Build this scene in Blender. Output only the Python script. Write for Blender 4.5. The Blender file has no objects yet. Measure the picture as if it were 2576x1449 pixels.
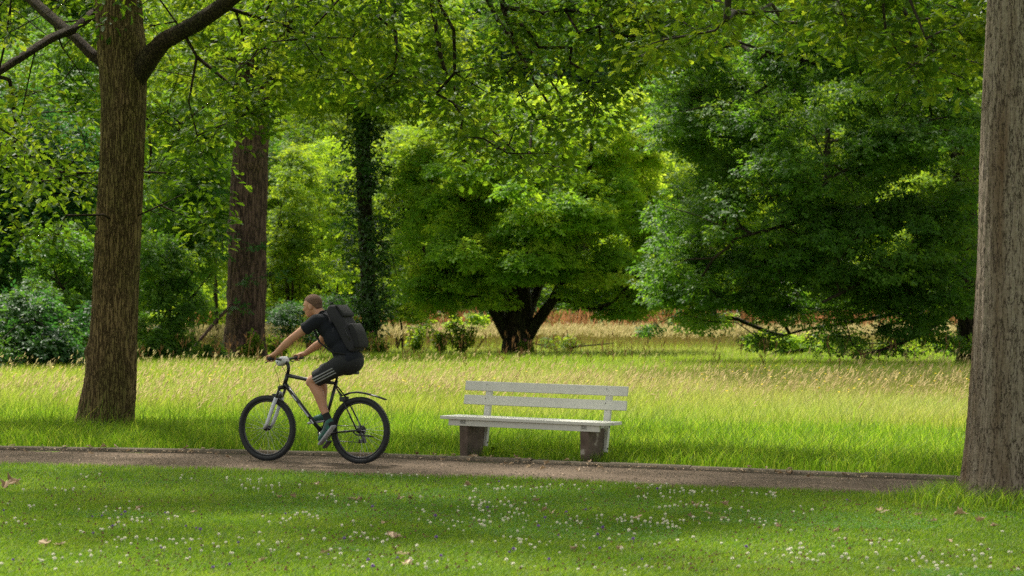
import bpy, bmesh, math, random
import numpy as np
from mathutils import Vector, Matrix
rng = np.random.default_rng(11)
random.seed(11)
PI = math.pi
sc = bpy.context.scene
DN = False
COL = sc.collection
F0, XC, YH, CH = 6000.0, 1288.0, 780.0, 1.6

def P(x, y, Y):
    return np.array([(x-XC)/F0*Y, Y, CH-(y-YH)/F0*Y])
EL, AZ = 60.0, -26.0      # azimuth measured from +Y towards +X
_ct = 1/math.tan(math.radians(EL)); _sx, _sy = math.sin(math.radians(AZ))*_ct, math.cos(math.radians(AZ))*_ct
def shade_ok(t, slack=0.0):
    X = t[:, 0]-t[:, 2]*_sx; Y = t[:, 1]-t[:, 2]*_sy
    return Y < yf(X)+.45+slack+np.clip(-X-2.5, 0, 3)*1.1
def unit(a):
    return a/np.maximum(np.linalg.norm(a, axis=-1, keepdims=True), 1e-9)
def wav(X, Y, s=1.0, k=0):
    a = 1.7*k
    return (np.sin(X*1.3*s+a)+np.sin(Y*1.1*s-a*2)+np.sin((X+Y)*.7*s+a)+np.sin((X*.6-Y)*1.9*s+2*a)+np.sin((X*2.7+Y*2.1)*s))/5

# ------------------------------------------------------------------ materials
def newmat(name):
    m = bpy.data.materials.new(name); m.use_nodes = True
    nt = m.node_tree; nt.nodes.clear()
    out = nt.nodes.new('ShaderNodeOutputMaterial')
    return m, nt, out
def N(nt, t, **kw):
    n = nt.nodes.new(t)
    for k, v in kw.items():
        if k in n.inputs: n.inputs[k].default_value = v
        else: setattr(n, k, v)
    return n
def c4(c): return (c[0], c[1], c[2], 1.0)
def mixc(nt, fac, a, b, mode='MIX'):
    n = nt.nodes.new('ShaderNodeMix'); n.data_type = 'RGBA'; n.blend_type = mode
    for i, v in ((0, fac), (6, a), (7, b)):
        if isinstance(v, bpy.types.NodeSocket): nt.links.new(v, n.inputs[i])
        elif i == 0: n.inputs[0].default_value = v
        else: n.inputs[i].default_value = c4(v)
    return n.outputs[2]
def ramp(nt, src, stops, interp='LINEAR'):
    r = nt.nodes.new('ShaderNodeValToRGB'); cr = r.color_ramp; cr.interpolation = interp
    while len(cr.elements) < len(stops): cr.elements.new(0.5)
    for e, (p, c) in zip(cr.elements, stops):
        e.position = p; e.color = c4(c) if not isinstance(c, float) else (c, c, c, 1)
    nt.links.new(src, r.inputs[0]); return r.outputs[0]
def coord(nt, scale=(1, 1, 1), kind='Object'):
    tc = nt.nodes.new('ShaderNodeTexCoord'); mp = nt.nodes.new('ShaderNodeMapping')
    mp.inputs['Scale'].default_value = scale
    nt.links.new(tc.outputs[kind], mp.inputs[0]); return mp.outputs[0]
def noise(nt, vec, s, d=4, rough=.6, out=0):
    n = N(nt, 'ShaderNodeTexNoise'); n.inputs['Scale'].default_value = s
    n.inputs['Detail'].default_value = d; n.inputs['Roughness'].default_value = rough
    nt.links.new(vec, n.inputs['Vector']); return n.outputs[out]

def leafmat(name, stops, tstops, fac=.5, spec=.13, rough=.5, patch=None):
    w_ = lambda st: [(p, (c[0]*1.09, c[1], c[2]*.75) if c[1] > c[0]*1.15 else c) for p, c in st]
    stops, tstops = w_(stops), w_(tstops)
    m, nt, out = newmat(name)
    at = N(nt, 'ShaderNodeAttribute', attribute_name='rnd')
    a = ramp(nt, at.outputs['Fac'], stops); b = ramp(nt, at.outputs['Fac'], tstops)
    if patch:
        nz = noise(nt, coord(nt), patch[0], 3)
        f = ramp(nt, nz, [(.38, 0.0), (.62, 1.0)])
        a = mixc(nt, f, a, mixc(nt, 1.0, a, patch[1], 'MULTIPLY'))
        b = mixc(nt, f, b, mixc(nt, 1.0, b, patch[1], 'MULTIPLY'))
    p = N(nt, 'ShaderNodeBsdfPrincipled'); p.inputs['Roughness'].default_value = rough
    p.inputs['Specular IOR Level'].default_value = spec
    t = N(nt, 'ShaderNodeBsdfTranslucent')
    mx = N(nt, 'ShaderNodeMixShader'); mx.inputs[0].default_value = fac
    nt.links.new(a, p.inputs['Base Color']); nt.links.new(b, t.inputs['Color'])
    nt.links.new(p.outputs[0], mx.inputs[1]); nt.links.new(t.outputs[0], mx.inputs[2])
    nt.links.new(mx.outputs[0], out.inputs[0]); return m

def simple(name, col, rough=.5, metal=0.0, var=.12, scale=12, bump=0.0, col2=None):
    m, nt, out = newmat(name)
    p = N(nt, 'ShaderNodeBsdfPrincipled'); p.inputs['Roughness'].default_value = rough
    p.inputs['Metallic'].default_value = metal
    nz = noise(nt, coord(nt), scale, 5)
    c2 = col2 or tuple(v*(1-var*2) for v in col)
    nt.links.new(mixc(nt, ramp(nt, nz, [(.35, 0.0), (.65, 1.0)]), c2, col), p.inputs['Base Color'])
    if bump:
        b = N(nt, 'ShaderNodeBump'); b.inputs['Strength'].default_value = bump; b.inputs['Distance'].default_value = .01
        nt.links.new(noise(nt, coord(nt), scale*4, 5), b.inputs['Height']); nt.links.new(b.outputs[0], p.inputs['Normal'])
    nt.links.new(p.outputs[0], out.inputs[0]); return m

def barkmat(name, dark, mid, light, patchc, s=14, stretch=.13, patch_s=1.6, patch_lo=.5, bump=1.0, zpatch=.35, ew=.16):
    m, nt, out = newmat(name)
    v = coord(nt, (1, 1, stretch))
    vo = N(nt, 'ShaderNodeTexVoronoi', feature='DISTANCE_TO_EDGE'); vo.inputs['Scale'].default_value = s
    nz0 = noise(nt, v, s*.7, 4, .7, 1)
    vm = N(nt, 'ShaderNodeVectorMath', operation='MULTIPLY_ADD'); vm.inputs[1].default_value = (.12, .12, .12)
    nt.links.new(nz0, vm.inputs[0]); nt.links.new(v, vm.inputs[2]); nt.links.new(vm.outputs[0], vo.inputs['Vector'])
    n1 = noise(nt, v, s*2.2, 6, .7)
    edge = ramp(nt, vo.outputs['Distance'], [(0.0, 0.0), (ew, 1.0)])
    n2 = ramp(nt, n1, [(.3, 0.0), (.7, 1.0)])
    base = mixc(nt, n2, mid, light)
    base = mixc(nt, edge, dark, base)
    pn = noise(nt, coord(nt, (1, 1, zpatch)), patch_s, 5, .65)
    base = mixc(nt, ramp(nt, pn, [(patch_lo-.07, 0.0), (patch_lo+.1, 1.0)]), base, mixc(nt, edge, dark, patchc))
    fine = noise(nt, coord(nt), 60, 4, .7)
    base = mixc(nt, 1.0, base, ramp(nt, fine, [(.25, .55), (.75, 1.3)]), 'MULTIPLY')
    p = N(nt, 'ShaderNodeBsdfPrincipled'); p.inputs['Roughness'].default_value = .9
    p.inputs['Specular IOR Level'].default_value = .15
    nt.links.new(base, p.inputs['Base Color'])
    hm = mixc(nt, .35, edge, n1)
    b = N(nt, 'ShaderNodeBump'); b.inputs['Strength'].default_value = bump; b.inputs['Distance'].default_value = .03
    nt.links.new(hm, b.inputs['Height']); nt.links.new(b.outputs[0], p.inputs['Normal'])
    nt.links.new(p.outputs[0], out.inputs[0]); return m

M = {}
G1 = lambda a, b, c: [(0.0, a), (.5, b), (1.0, c)]
M['oak_leaf'] = leafmat('oak_leaf', G1((.026, .065, .010), (.042, .09, .012), (.075, .13, .02)),
                        G1((.05, .14, .008), (.15, .29, .012), (.38, .50, .03)), .47)
M['maple_leaf'] = leafmat('maple_leaf', G1((.07, .17, .02), (.11, .24, .03), (.16, .30, .035)),
                          G1((.16, .38, .02), (.26, .50, .03), (.42, .58, .05)), .52)
M['maple_sunlit_top'] = leafmat('maple_sunlit_top', G1((.08, .20, .02), (.13, .28, .025), (.22, .32, .04)),  # yellowish new growth, with the crown's sunlit top painted in by lighter leaves
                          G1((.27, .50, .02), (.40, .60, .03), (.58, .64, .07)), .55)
M['dark_leaf'] = leafmat('dark_leaf', G1((.028, .080, .016), (.050, .12, .024), (.09, .185, .036)),
                         G1((.08, .24, .02), (.16, .36, .025), (.32, .48, .03)), .45, spec=.2)
M['blue_leaf'] = leafmat('blue_leaf', G1((.012, .045, .018), (.021, .068, .025), (.042, .10, .03)),
                         G1((.03, .14, .03), (.06, .2, .03), (.16, .32, .03)), .40, spec=.2)
M['mid_leaf'] = leafmat('mid_leaf', G1((.035, .09, .014), (.06, .135, .018), (.11, .19, .025)),
                        G1((.13, .27, .015), (.24, .40, .02), (.40, .52, .03)), .5)
M['lime_leaf'] = leafmat('lime_leaf', G1((.07, .17, .015), (.11, .23, .02), (.17, .28, .03)),
                         G1((.25, .45, .02), (.36, .56, .03), (.5, .62, .05)), .55)
M['ivy_leaf'] = leafmat('ivy_leaf', G1((.02, .06, .02), (.04, .10, .03), (.09, .17, .06)),
                        G1((.03, .1, .01), (.05, .14, .02), (.1, .2, .03)), .25, spec=.4, rough=.4)
M['conifer'] = leafmat('conifer', G1((.03, .08, .04), (.045, .11, .05), (.07, .14, .055)),
                       G1((.04, .14, .04), (.06, .17, .05), (.1, .2, .05)), .3)
M['lawn_blade'] = leafmat('lawn_blade', [(0, (.045, .10, .012)), (.5, (.10, .185, .02)), (.9, (.20, .27, .04)), (1, (.34, .28, .14))],
                          [(0, (.1, .22, .015)), (.5, (.20, .36, .02)), (.9, (.32, .42, .05)), (1, (.45, .38, .16))], .45, patch=(2.2, (.82, .93, .85)))
M['verge_blade'] = leafmat('verge_blade', [(0, (.035, .085, .01)), (.6, (.075, .16, .018)), (1, (.19, .25, .05))],
                           [(0, (.1, .24, .01)), (.6, (.22, .42, .02)), (1, (.4, .5, .07))], .5)
M['meadow_blade'] = leafmat('meadow_blade', [(0, (.08, .15, .018)), (.5, (.16, .23, .03)), (.75, (.28, .28, .08)), (1, (.42, .34, .16))],
                            [(0, (.18, .32, .02)), (.5, (.33, .43, .045)), (.75, (.44, .44, .1)), (1, (.52, .42, .17))], .5, patch=(.25, (.82, .98, .8)))
M['straw'] = leafmat('straw', G1((.33, .26, .11), (.46, .37, .18), (.55, .42, .25)), G1((.42, .35, .13), (.5, .42, .2), (.55, .42, .25)), .45)
M['rust'] = leafmat('rust', G1((.30, .09, .04), (.42, .18, .09), (.46, .28, .15)), G1((.38, .14, .06), (.46, .22, .10), (.48, .30, .15)), .4)
M['brown_spike'] = leafmat('brown_spike', G1((.09, .06, .03), (.15, .08, .04), (.2, .12, .05)), G1((.12, .08, .03), (.18, .09, .04), (.22, .14, .05)), .35)
M['yellow'] = leafmat('yellow', G1((.7, .5, .02), (.75, .55, .02), (.8, .6, .05)), G1((.6, .45, .02), (.7, .5, .02), (.7, .5, .02)), .3)
M['pink'] = leafmat('pink', G1((.5, .12, .2), (.6, .2, .3), (.7, .3, .4)), G1((.5, .1, .2), (.6, .2, .3), (.6, .2, .3)), .4)
M['clover'] = simple('clover_white', (.80, .80, .68), .7, var=.06, scale=300, col2=(.62, .56, .42))
M['selfheal'] = simple('selfheal_purple', (.22, .12, .36), .7, scale=300)
M['clover_leaf'] = leafmat('clover_leaf', G1((.04, .11, .02), (.055, .15, .025), (.09, .19, .03)), G1((.08, .25, .03), (.1, .3, .03), (.16, .34, .04)), .35)
M['dry_leaf'] = leafmat('dry_leaf', G1((.20, .13, .075), (.38, .27, .17), (.52, .40, .28)), G1((.2, .13, .06), (.3, .22, .12), (.4, .32, .2)), .15)
M['bark_left'] = barkmat('bark_left', (.07, .045, .02), (.18, .12, .052), (.25, .175, .085), (.16, .135, .045), s=30, stretch=.09, patch_lo=.52, bump=1.0)
M['bark_right'] = barkmat('bark_right', (.085, .058, .04), (.17, .125, .09), (.30, .25, .20), (.125, .08, .048), s=22, stretch=.16, ew=.045, patch_s=2.6, patch_lo=.5, bump=.9, zpatch=.05)
M['bark_mid'] = barkmat('bark_mid', (.03, .02, .018), (.115, .064, .052), (.17, .11, .09), (.11, .07, .055), s=12, stretch=.09, patch_lo=.6)
M['bark_dark'] = barkmat('bark_dark', (.012, .01, .008), (.035, .027, .018), (.06, .048, .03), (.035, .04, .018), s=10, stretch=.2, patch_lo=.55)
M['bark_limb'] = barkmat('bark_limb', (.015, .011, .007), (.055, .038, .02), (.09, .065, .035), (.05, .045, .018), s=30, stretch=.5, patch_lo=.52)  # dark mossy limb bark, with the crown's shade mixed into its colour
M['twig'] = simple('twig_bark', (.04, .030, .018), .9, scale=20, bump=.6)
M['white_paint'] = simple('white_paint', (.63, .62, .565), .5, var=.04, scale=9, bump=.12)
M['screw'] = simple('bolt_metal', (.05, .045, .04), .6, .6)
M['black'] = simple('black_paint', (.012, .012, .014), .35)
M['rubber'] = simple('rubber', (.018, .02, .022), .75, scale=40)
M['alloy'] = simple('alloy', (.45, .46, .48), .35, .9)
M['steel_dark'] = simple('steel_dark', (.06, .06, .065), .4, .7)
M['white_plastic'] = simple('white_plastic', (.62, .64, .7), .4)
M['shirt'] = simple('navy_cotton', (.004, .006, .012), .95, scale=30, bump=.3)
M['shorts'] = simple('shorts_fabric', (.011, .012, .015), .85, scale=30, bump=.3)
M['stripe'] = simple('stripe_white', (.26, .26, .27), .8)
M['pack'] = simple('pack_fabric', (.009, .009, .011), .85, scale=25, bump=.4)
M['pack2'] = simple('pack_fabric_grey', (.018, .017, .022), .85, scale=25, bump=.4)
M['hair'] = simple('short_brown_hair', (.15, .08, .05), .9, scale=120, bump=.8)
M['sock'] = simple('black_sock', (.015, .015, .016), .95)
M['shoe'] = simple('green_shoe', (.012, .13, .09), .6, scale=30, col2=(.03, .05, .06))
M['sole'] = simple('shoe_sole', (.42, .42, .45), .7)
M['eye'] = simple('eye', (.05, .04, .035), .2)

def skinmat():
    m, nt, out = newmat('skin')
    p = N(nt, 'ShaderNodeBsdfPrincipled'); p.inputs['Roughness'].default_value = .55
    nz = noise(nt, coord(nt), 14, 4)
    nt.links.new(mixc(nt, nz, (.40, .19, .11), (.50, .255, .155)), p.inputs['Base Color'])
    p.inputs['Subsurface Weight'].default_value = .08; p.inputs['Subsurface Radius'].default_value = (.02, .008, .004)
    nt.links.new(p.outputs[0], out.inputs[0]); return m
M['skin'] = skinmat()

def concretemat():
    m, nt, out = newmat('weathered_concrete')
    p = N(nt, 'ShaderNodeBsdfPrincipled'); p.inputs['Roughness'].default_value = .92
    v = coord(nt)
    a = mixc(nt, ramp(nt, noise(nt, v, 9, 6, .7), [(.35, 0.0), (.7, 1.0)]), (.095, .066, .05), (.165, .122, .095))
    dk = ramp(nt, noise(nt, coord(nt, (1, 1, .3)), 7, 5, .7), [(.5, 0.0), (.6, 1.0)])
    a = mixc(nt, dk, a, (.055, .052, .03))
    a = mixc(nt, ramp(nt, noise(nt, v, 4.5, 3), [(.66, 0.0), (.72, 1.0)]), a, (.38, .33, .28))
    b = N(nt, 'ShaderNodeBump'); b.inputs['Strength'].default_value = .5; b.inputs['Distance'].default_value = .006
    nt.links.new(noise(nt, v, 60, 6, .7), b.inputs['Height']); nt.links.new(b.outputs[0], p.inputs['Normal'])
    nt.links.new(a, p.inputs['Base Color']); nt.links.new(p.outputs[0], out.inputs[0]); return m
M['concrete'] = concretemat()

def groundmat(name, a, b, c, s1=.5, s2=30, bump=.4, bd=.02, speck=None):
    m, nt, out = newmat(name)
    p = N(nt, 'ShaderNodeBsdfPrincipled'); p.inputs['Roughness'].default_value = .95; p.inputs['Specular IOR Level'].default_value = .1
    v = coord(nt)
    x = mixc(nt, ramp(nt, noise(nt, v, s1, 4), [(.35, 0.0), (.65, 1.0)]), a, b)
    x = mixc(nt, ramp(nt, noise(nt, v, s2, 5, .7), [(.4, 0.0), (.75, 1.0)]), x, c)
    if speck:
        x = mixc(nt, ramp(nt, noise(nt, v, speck[0], 3, .6), [(.62, 0.0), (.68, 1.0)]), x, speck[1])
        x = mixc(nt, ramp(nt, noise(nt, coord(nt, (1.3, 1, 1)), speck[0]*.8, 3, .6), [(.30, 1.0), (.36, 0.0)]), x, speck[2])
    bb = N(nt, 'ShaderNodeBump'); bb.inputs['Strength'].default_value = bump; bb.inputs['Distance'].default_value = bd
    nt.links.new(noise(nt, v, s2*2, 6, .75), bb.inputs['Height']); nt.links.new(bb.outputs[0], p.inputs['Normal'])
    nt.links.new(x, p.inputs['Base Color']); nt.links.new(p.outputs[0], out.inputs[0]); return m
M['lawn_soil'] = groundmat('lawn_soil', (.05, .10, .02), (.07, .13, .025), (.05, .07, .02))
M['meadow_soil'] = groundmat('meadow_soil', (.12, .19, .03), (.16, .21, .05), (.09, .14, .025))
M['path'] = groundmat('path_gravel', (.115, .084, .058), (.15, .11, .078), (.08, .062, .045), .8, 40, .8, .014, (70, (.27, .21, .16), (.045, .035, .028)))
M['kerb'] = groundmat('kerb_stone', (.13, .105, .08), (.17, .14, .105), (.07, .065, .045), 2, 30, .5, .006)

# ------------------------------------------------------------------ mesh helpers
def tag(o, label, cat, group=None, kind=None):
    if label: o['label'] = label
    if cat: o['category'] = cat
    if group: o['group'] = group
    if kind: o['kind'] = kind
    return o
def empty(name, loc, label, cat, group=None, rz=0.0):
    o = bpy.data.objects.new(name, None); COL.objects.link(o); o.location = loc; o.rotation_euler = (0, 0, rz)
    o.empty_display_size = .2
    return tag(o, label, cat, group)
def mesh_np(name, V, faces, rnd=None, mat=None, parent=None, smooth=False):
    """faces: list of (nf,k) int arrays"""
    V = np.ascontiguousarray(V, dtype=np.float32)
    me = bpy.data.meshes.new(name)
    me.vertices.add(len(V)); me.vertices.foreach_set('co', V.ravel())
    lv = np.concatenate([f.ravel() for f in faces]).astype(np.int32)
    st, off = [], 0
    for f in faces:
        st.append(off+np.arange(len(f))*f.shape[1]); off += f.size
    st = np.concatenate(st).astype(np.int32)
    me.loops.add(len(lv)); me.loops.foreach_set('vertex_index', lv)
    me.polygons.add(len(st)); me.polygons.foreach_set('loop_start', st)
    me.polygons.foreach_set('use_smooth', np.full(len(st), smooth))
    me.update(calc_edges=True)
    if rnd is not None:
        a = me.attributes.new('rnd', 'FLOAT', 'POINT'); a.data.foreach_set('value', np.asarray(rnd, dtype=np.float32))
    if mat: me.materials.append(mat)
    o = bpy.data.objects.new(name, me); COL.objects.link(o)
    if parent: o.parent = parent
    return o

# leaf templates: verts, list of face arrays
RH = (np.array([(0, 0, 0), (.5, .3, .07), (1, 0, -.06), (.45, -.3, .07)]), [np.array([(0, 2, 1), (0, 3, 2)])])
def sprig(n, spread, sc_=.62):
    V, Fc = [], []
    for i in range(n):
        a = (i-(n-1)/2)*spread; v = RH[0]*sc_*(1-.08*abs(i-(n-1)/2))
        ox = (.38 if i % 2 else .1)
        R = np.array([[math.cos(a), -math.sin(a), 0], [math.sin(a), math.cos(a), 0], [0, 0, 1]])
        w = v@R.T; w[:, 0] += ox; w[:, 2] += .06*math.sin(i*2.3)
        w[:, 2] += w[:, 1]*.25*math.sin(i*5.1)
        Fc.append(RH[1][0]+len(V)*4); V.append(w)
    return np.concatenate(V), [np.concatenate(Fc)]
SPK = (RH[0]*np.array([1, .38, 1]), RH[1]); SPN = (RH[0]*np.array([1, .16, 1]), RH[1]); SP3 = sprig(3, .95); SP4 = sprig(4, .8)
_ok = [(.0, .015), (.16, .05), (.25, .17), (.34, .09), (.46, .29), (.55, .14), (.68, .36), (.77, .18), (.88, .22), (.96, .1)]
_up = [(x, y, .22*y-.25*(x-.5)**2) for x, y in _ok]; _dn = [(x+.02, -y, .22*y-.25*(x-.5)**2) for x, y in _ok]
OAK = (np.array([(0, 0, -.06), (1, 0, -.07)]+_up+_dn),
       [np.array([[0, 1]+list(range(11, 1, -1))]), np.array([[1, 0]+list(range(12, 22))])])

def inst(T, Pp, D, Nn, S):
    """place template T at points Pp with x-dir D, normal Nn, scale S"""
    D = unit(D); Y = unit(np.cross(Nn, D)); Z = np.cross(D, Y)
    tv = T[0]; n, k = len(Pp), len(tv)
    S = np.broadcast_to(np.asarray(S, float), (n,))[:, None, None]
    V = Pp[:, None, :]+S*(tv[None, :, 0:1]*D[:, None]+tv[None, :, 1:2]*Y[:, None]+tv[None, :, 2:3]*Z[:, None])
    off = (np.arange(n)*k)[:, None, None]
    Fs = [(f[None]+off).reshape(-1, f.shape[1]) for f in T[1]]
    return V.reshape(-1, 3), Fs
def merge(parts):
    Vs, Fs, o = [], {}, 0
    for V, F in parts:
        for f in F: Fs.setdefault(f.shape[1], []).append(f+o)
        Vs.append(V); o += len(V)
    return np.concatenate(Vs), [np.concatenate(v) for v in Fs.values()]

def leaf_cloud(tips, rc, n, size, T, origin, droop=.5, flat=.45, up=1.0, center=None, tn=.6, jit=.35):
    """leaf clumps round tips. returns V,F,rnd (local to origin)"""
    tips = np.asarray(tips, float); m = len(tips)
    rc = np.broadcast_to(np.asarray(rc, float), (m,))*rng.uniform(.6, 1.35, m)
    cr = rng.random(m)
    idx = np.repeat(np.arange(m), n)
    d = rng.normal(size=(len(idx), 3)); d = unit(d)*(rng.random((len(idx), 1))**.45)
    off = d*rc[idx][:, None]; off[:, 2] *= flat
    hr = np.hypot(off[:, 0], off[:, 1])
    off[:, 2] -= droop*hr*hr/np.maximum(rc[idx], .1)
    pos = tips[idx]+off
    out = unit(np.stack([off[:, 0], off[:, 1], -.35*hr+off[:, 2]*.3], 1)+rng.normal(size=off.shape)*.25*rc[idx][:, None])
    nm = np.array([0, 0, up])+unit(off)*tn+rng.normal(size=off.shape)*jit
    S = size*(.65+.7*rng.random(len(idx)))
    V, F = inst(T, pos-np.asarray(origin), out, nm, S)
    r = np.clip(.55*cr[idx]+.45*rng.random(len(idx))+rng.normal(size=len(idx))*.08, 0, 1)
    return V, F, np.repeat(r, len(T[0]))

def tubes(p0, p1, r0, r1, k=5):
    d = unit(p1-p0); ref = np.where(np.abs(d[:, 2:3]) < .9, np.array([[0, 0, 1.]]), np.array([[1., 0, 0]]))
    a = unit(np.cross(d, ref)); b = np.cross(d, a)
    th = np.arange(k)/k*2*PI
    ring = a[:, None]*np.cos(th)[None, :, None]+b[:, None]*np.sin(th)[None, :, None]
    V = np.stack([p0[:, None]+ring*r0[:, None, None], (p1+d*0.15*r1[:, None])[:, None]+ring*r1[:, None, None]], 1)
    m = len(p0); base = (np.arange(m)*2*k)[:, None]; i = np.arange(k); j = (i+1) % k
    f = np.stack([base+i, base+j, base+k+j, base+k+i], -1).reshape(-1, 4)
    return V.reshape(-1, 3), [f]

def skeleton(roots, rootr, tips, step=.8, rt=.008, power=.5, bend=.18, upbias=.0, maxr=None):
    """connect tips to the root polyline; returns p0,p1,r0,r1"""
    pos = [np.array(r, float) for r in roots]; par = [-1]*len(pos); nroot = len(pos)
    rt0 = np.array(roots, float)
    tips = np.asarray(tips, float)
    dr = np.min(np.linalg.norm(tips[:, None]-rt0[None], axis=2), axis=1)
    order = np.argsort(dr); cap = len(pos)+int(np.sum(dr/step+3))*2+10
    A = np.zeros((cap, 3)); A[:nroot] = rt0; n = nroot; cost = np.zeros(cap)
    par = np.full(cap, -1); cnt = np.zeros(cap); tipn = []
    for ti in order:
        t = tips[ti]
        dd = np.linalg.norm(A[:n]-t, axis=1)
        c = dd+.35*cost[:n]+np.maximum(A[:n, 2]-t[2], 0)*.25
        c[:n] += (dd < .05)*5
        q = int(np.argmin(c)); a = A[q]; L = dd[q]; k = max(1, int(round(L/step)))
        side = unit(rng.normal(size=3))*L*bend*rng.random(); side[2] = abs(side[2])*.8+L*.08
        prev = q
        for s in range(1, k+1):
            u = s/k; p = a+(t-a)*u+side*math.sin(PI*u)
            if s < k: p = p+rng.normal(size=3)*step*.08
            A[n] = p; par[n] = prev; cost[n] = cost[prev]+np.linalg.norm(p-A[prev]); prev = n; n += 1
        tipn.append(prev)
    for i in tipn: cnt[i] += 1
    for i in range(n-1, nroot-1, -1):
        if par[i] >= 0: cnt[par[i]] += cnt[i]
    i = np.arange(nroot, n); pr = par[i]
    r1 = rt*np.maximum(cnt[i], 1)**power
    r0 = np.where(pr >= nroot, np.minimum(rt*np.maximum(cnt[pr], 1)**power, r1*1.6), r1*1.15)
    if maxr: r0 = np.minimum(r0, maxr); r1 = np.minimum(r1, maxr)
    return A[pr], A[i], r0, r1

def loft(pts, sides=40, per=.12, flare=None, fur=0.0, nf=26, seed=0, knobs=()):
    """pts: (x,y,z,r). smooth trunk with optional furrows; returns V,F"""
    pts = np.array(pts, float)
    s = np.concatenate([[0], np.cumsum(np.linalg.norm(np.diff(pts[:, :3], axis=0), axis=1))])
    n = max(3, int(s[-1]/per)); u = np.linspace(0, s[-1], n)
    C = np.stack([np.interp(u, s, pts[:, i]) for i in range(4)], 1)
    for _ in range(2):
        C[1:-1] = (C[:-2]+2*C[1:-1]+C[2:])/4
    tan = unit(np.gradient(C[:, :3], axis=0))
    ref = np.array([1., 0, 0]) if abs(tan[:, 0]).mean() < .8 else np.array([0, 0, 1.])
    a = unit(np.cross(np.cross(tan, ref), tan)); b = np.cross(tan, a)
    th = np.arange(sides)/sides*2*PI
    R = C[:, 3][:, None]*np.ones((1, sides))
    zz = u[:, None]
    if flare:
        hh, amt, lobes = flare
        f = np.exp(-zz/hh); R = R*(1+amt*f*(1+.35*np.sin(lobes*th[None]+seed)+.2*np.sin((lobes*2+1)*th[None]+seed*2)))
    R = R*(1+.03*np.sin(3*th[None]+zz*.7+seed)+.02*np.sin(zz*2.3+seed+2*th[None]))
    if fur:
        ph = th[None]*nf+.9*np.sin(zz*3.1+seed)+.7*np.sin(zz*7.3+3*th[None])
        R = R+fur*(np.sin(ph)*.6+.4*np.sin(ph*2.1+zz*5)*np.sin(zz*9+th[None]*4)+.35*rng.normal(size=R.shape))
    for (kz, kt, ka, ks) in knobs:
        dth = np.angle(np.exp(1j*(th[None]-kt)))
        R = R+ka*np.exp(-((zz-kz)/ks)**2-(dth*C[:, 3][:, None]/ks)**2)
    V = C[:, None, :3]+a[:, None]*(R*np.cos(th))[..., None]+b[:, None]*(R*np.sin(th))[..., None]
    i = np.arange(n-1)[:, None]*sides; j = np.arange(sides)[None]; j2 = (j+1) % sides
    f = np.stack([i+j, i+j2, i+sides+j2, i+sides+j], -1).reshape(-1, 4)
    return V.reshape(-1, 3), [f]

def ell(c, r, n, shell=.55, zmin=None):
    d = unit(rng.normal(size=(n, 3)))*((shell+(1-shell)*rng.random((n, 1)))**.8)
    p = np.array(c)+d*np.array(r)
    if zmin is not None: p = p[p[:, 2] > zmin]
    return p

# ------------------------------------------------------------------ camera, light
cam = bpy.data.cameras.new('camera'); co = bpy.data.objects.new('camera', cam); COL.objects.link(co)
co.location = (0, 0, CH); co.rotation_euler = (PI/2, 0, 0)
cam.sensor_width = 36; cam.lens = F0/2576*36; cam.shift_y = (YH-724.5)/2576
cam.clip_end = 3000; cam.dof.use_dof = True; cam.dof.focus_distance = 25.5; cam.dof.aperture_fstop = 4.0
sc.camera = co

w = bpy.data.worlds.new('World'); sc.world = w; w.use_nodes = True
nt = w.node_tree; nt.nodes.clear()
sk = nt.nodes.new('ShaderNodeTexSky'); sk.sky_type = 'NISHITA'; sk.sun_disc = False
sk.sun_elevation = math.radians(EL); sk.sun_rotation = math.radians(AZ); sk.air_density = 1.0; sk.dust_density = 3.0; sk.ozone_density = .6
bg = nt.nodes.new('ShaderNodeBackground'); bg.inputs[1].default_value = .12
wo = nt.nodes.new('ShaderNodeOutputWorld')
hs_ = nt.nodes.new('ShaderNodeHueSaturation'); hs_.inputs['Saturation'].default_value = .28
nt.links.new(sk.outputs[0], hs_.inputs['Color'])
wt = mixc(nt, 1.0, hs_.outputs[0], (1.0, .97, .86), 'MULTIPLY'); nt.links.new(wt, bg.inputs[0]); nt.links.new(bg.outputs[0], wo.inputs[0])
sun = bpy.data.lights.new('sun', 'SUN'); sun.energy = 4.3; sun.angle = math.radians(4.0); sun.color = (1, .94, .84)
so = bpy.data.objects.new('sun', sun); COL.objects.link(so); so.location = (0, 0, 40)
sv = Vector((math.sin(math.radians(AZ))*math.cos(math.radians(EL)), math.cos(math.radians(AZ))*math.cos(math.radians(EL)), math.sin(math.radians(EL))))
so.rotation_euler = sv.to_track_quat('Z', 'Y').to_euler()
sc.view_settings.view_transform = 'Standard'; sc.view_settings.look = 'None'
sc.view_settings.exposure = 1.25; sc.view_settings.gamma = 1.0; sc.view_settings.use_curve_mapping = False
sc.cycles.use_denoising = DN; sc.cycles.max_bounces = 8; sc.cycles.diffuse_bounces = 4; sc.cycles.transmission_bounces = 4
sc.cycles.transparent_max_bounces = 8; sc.cycles.sample_clamp_indirect = 4

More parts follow.
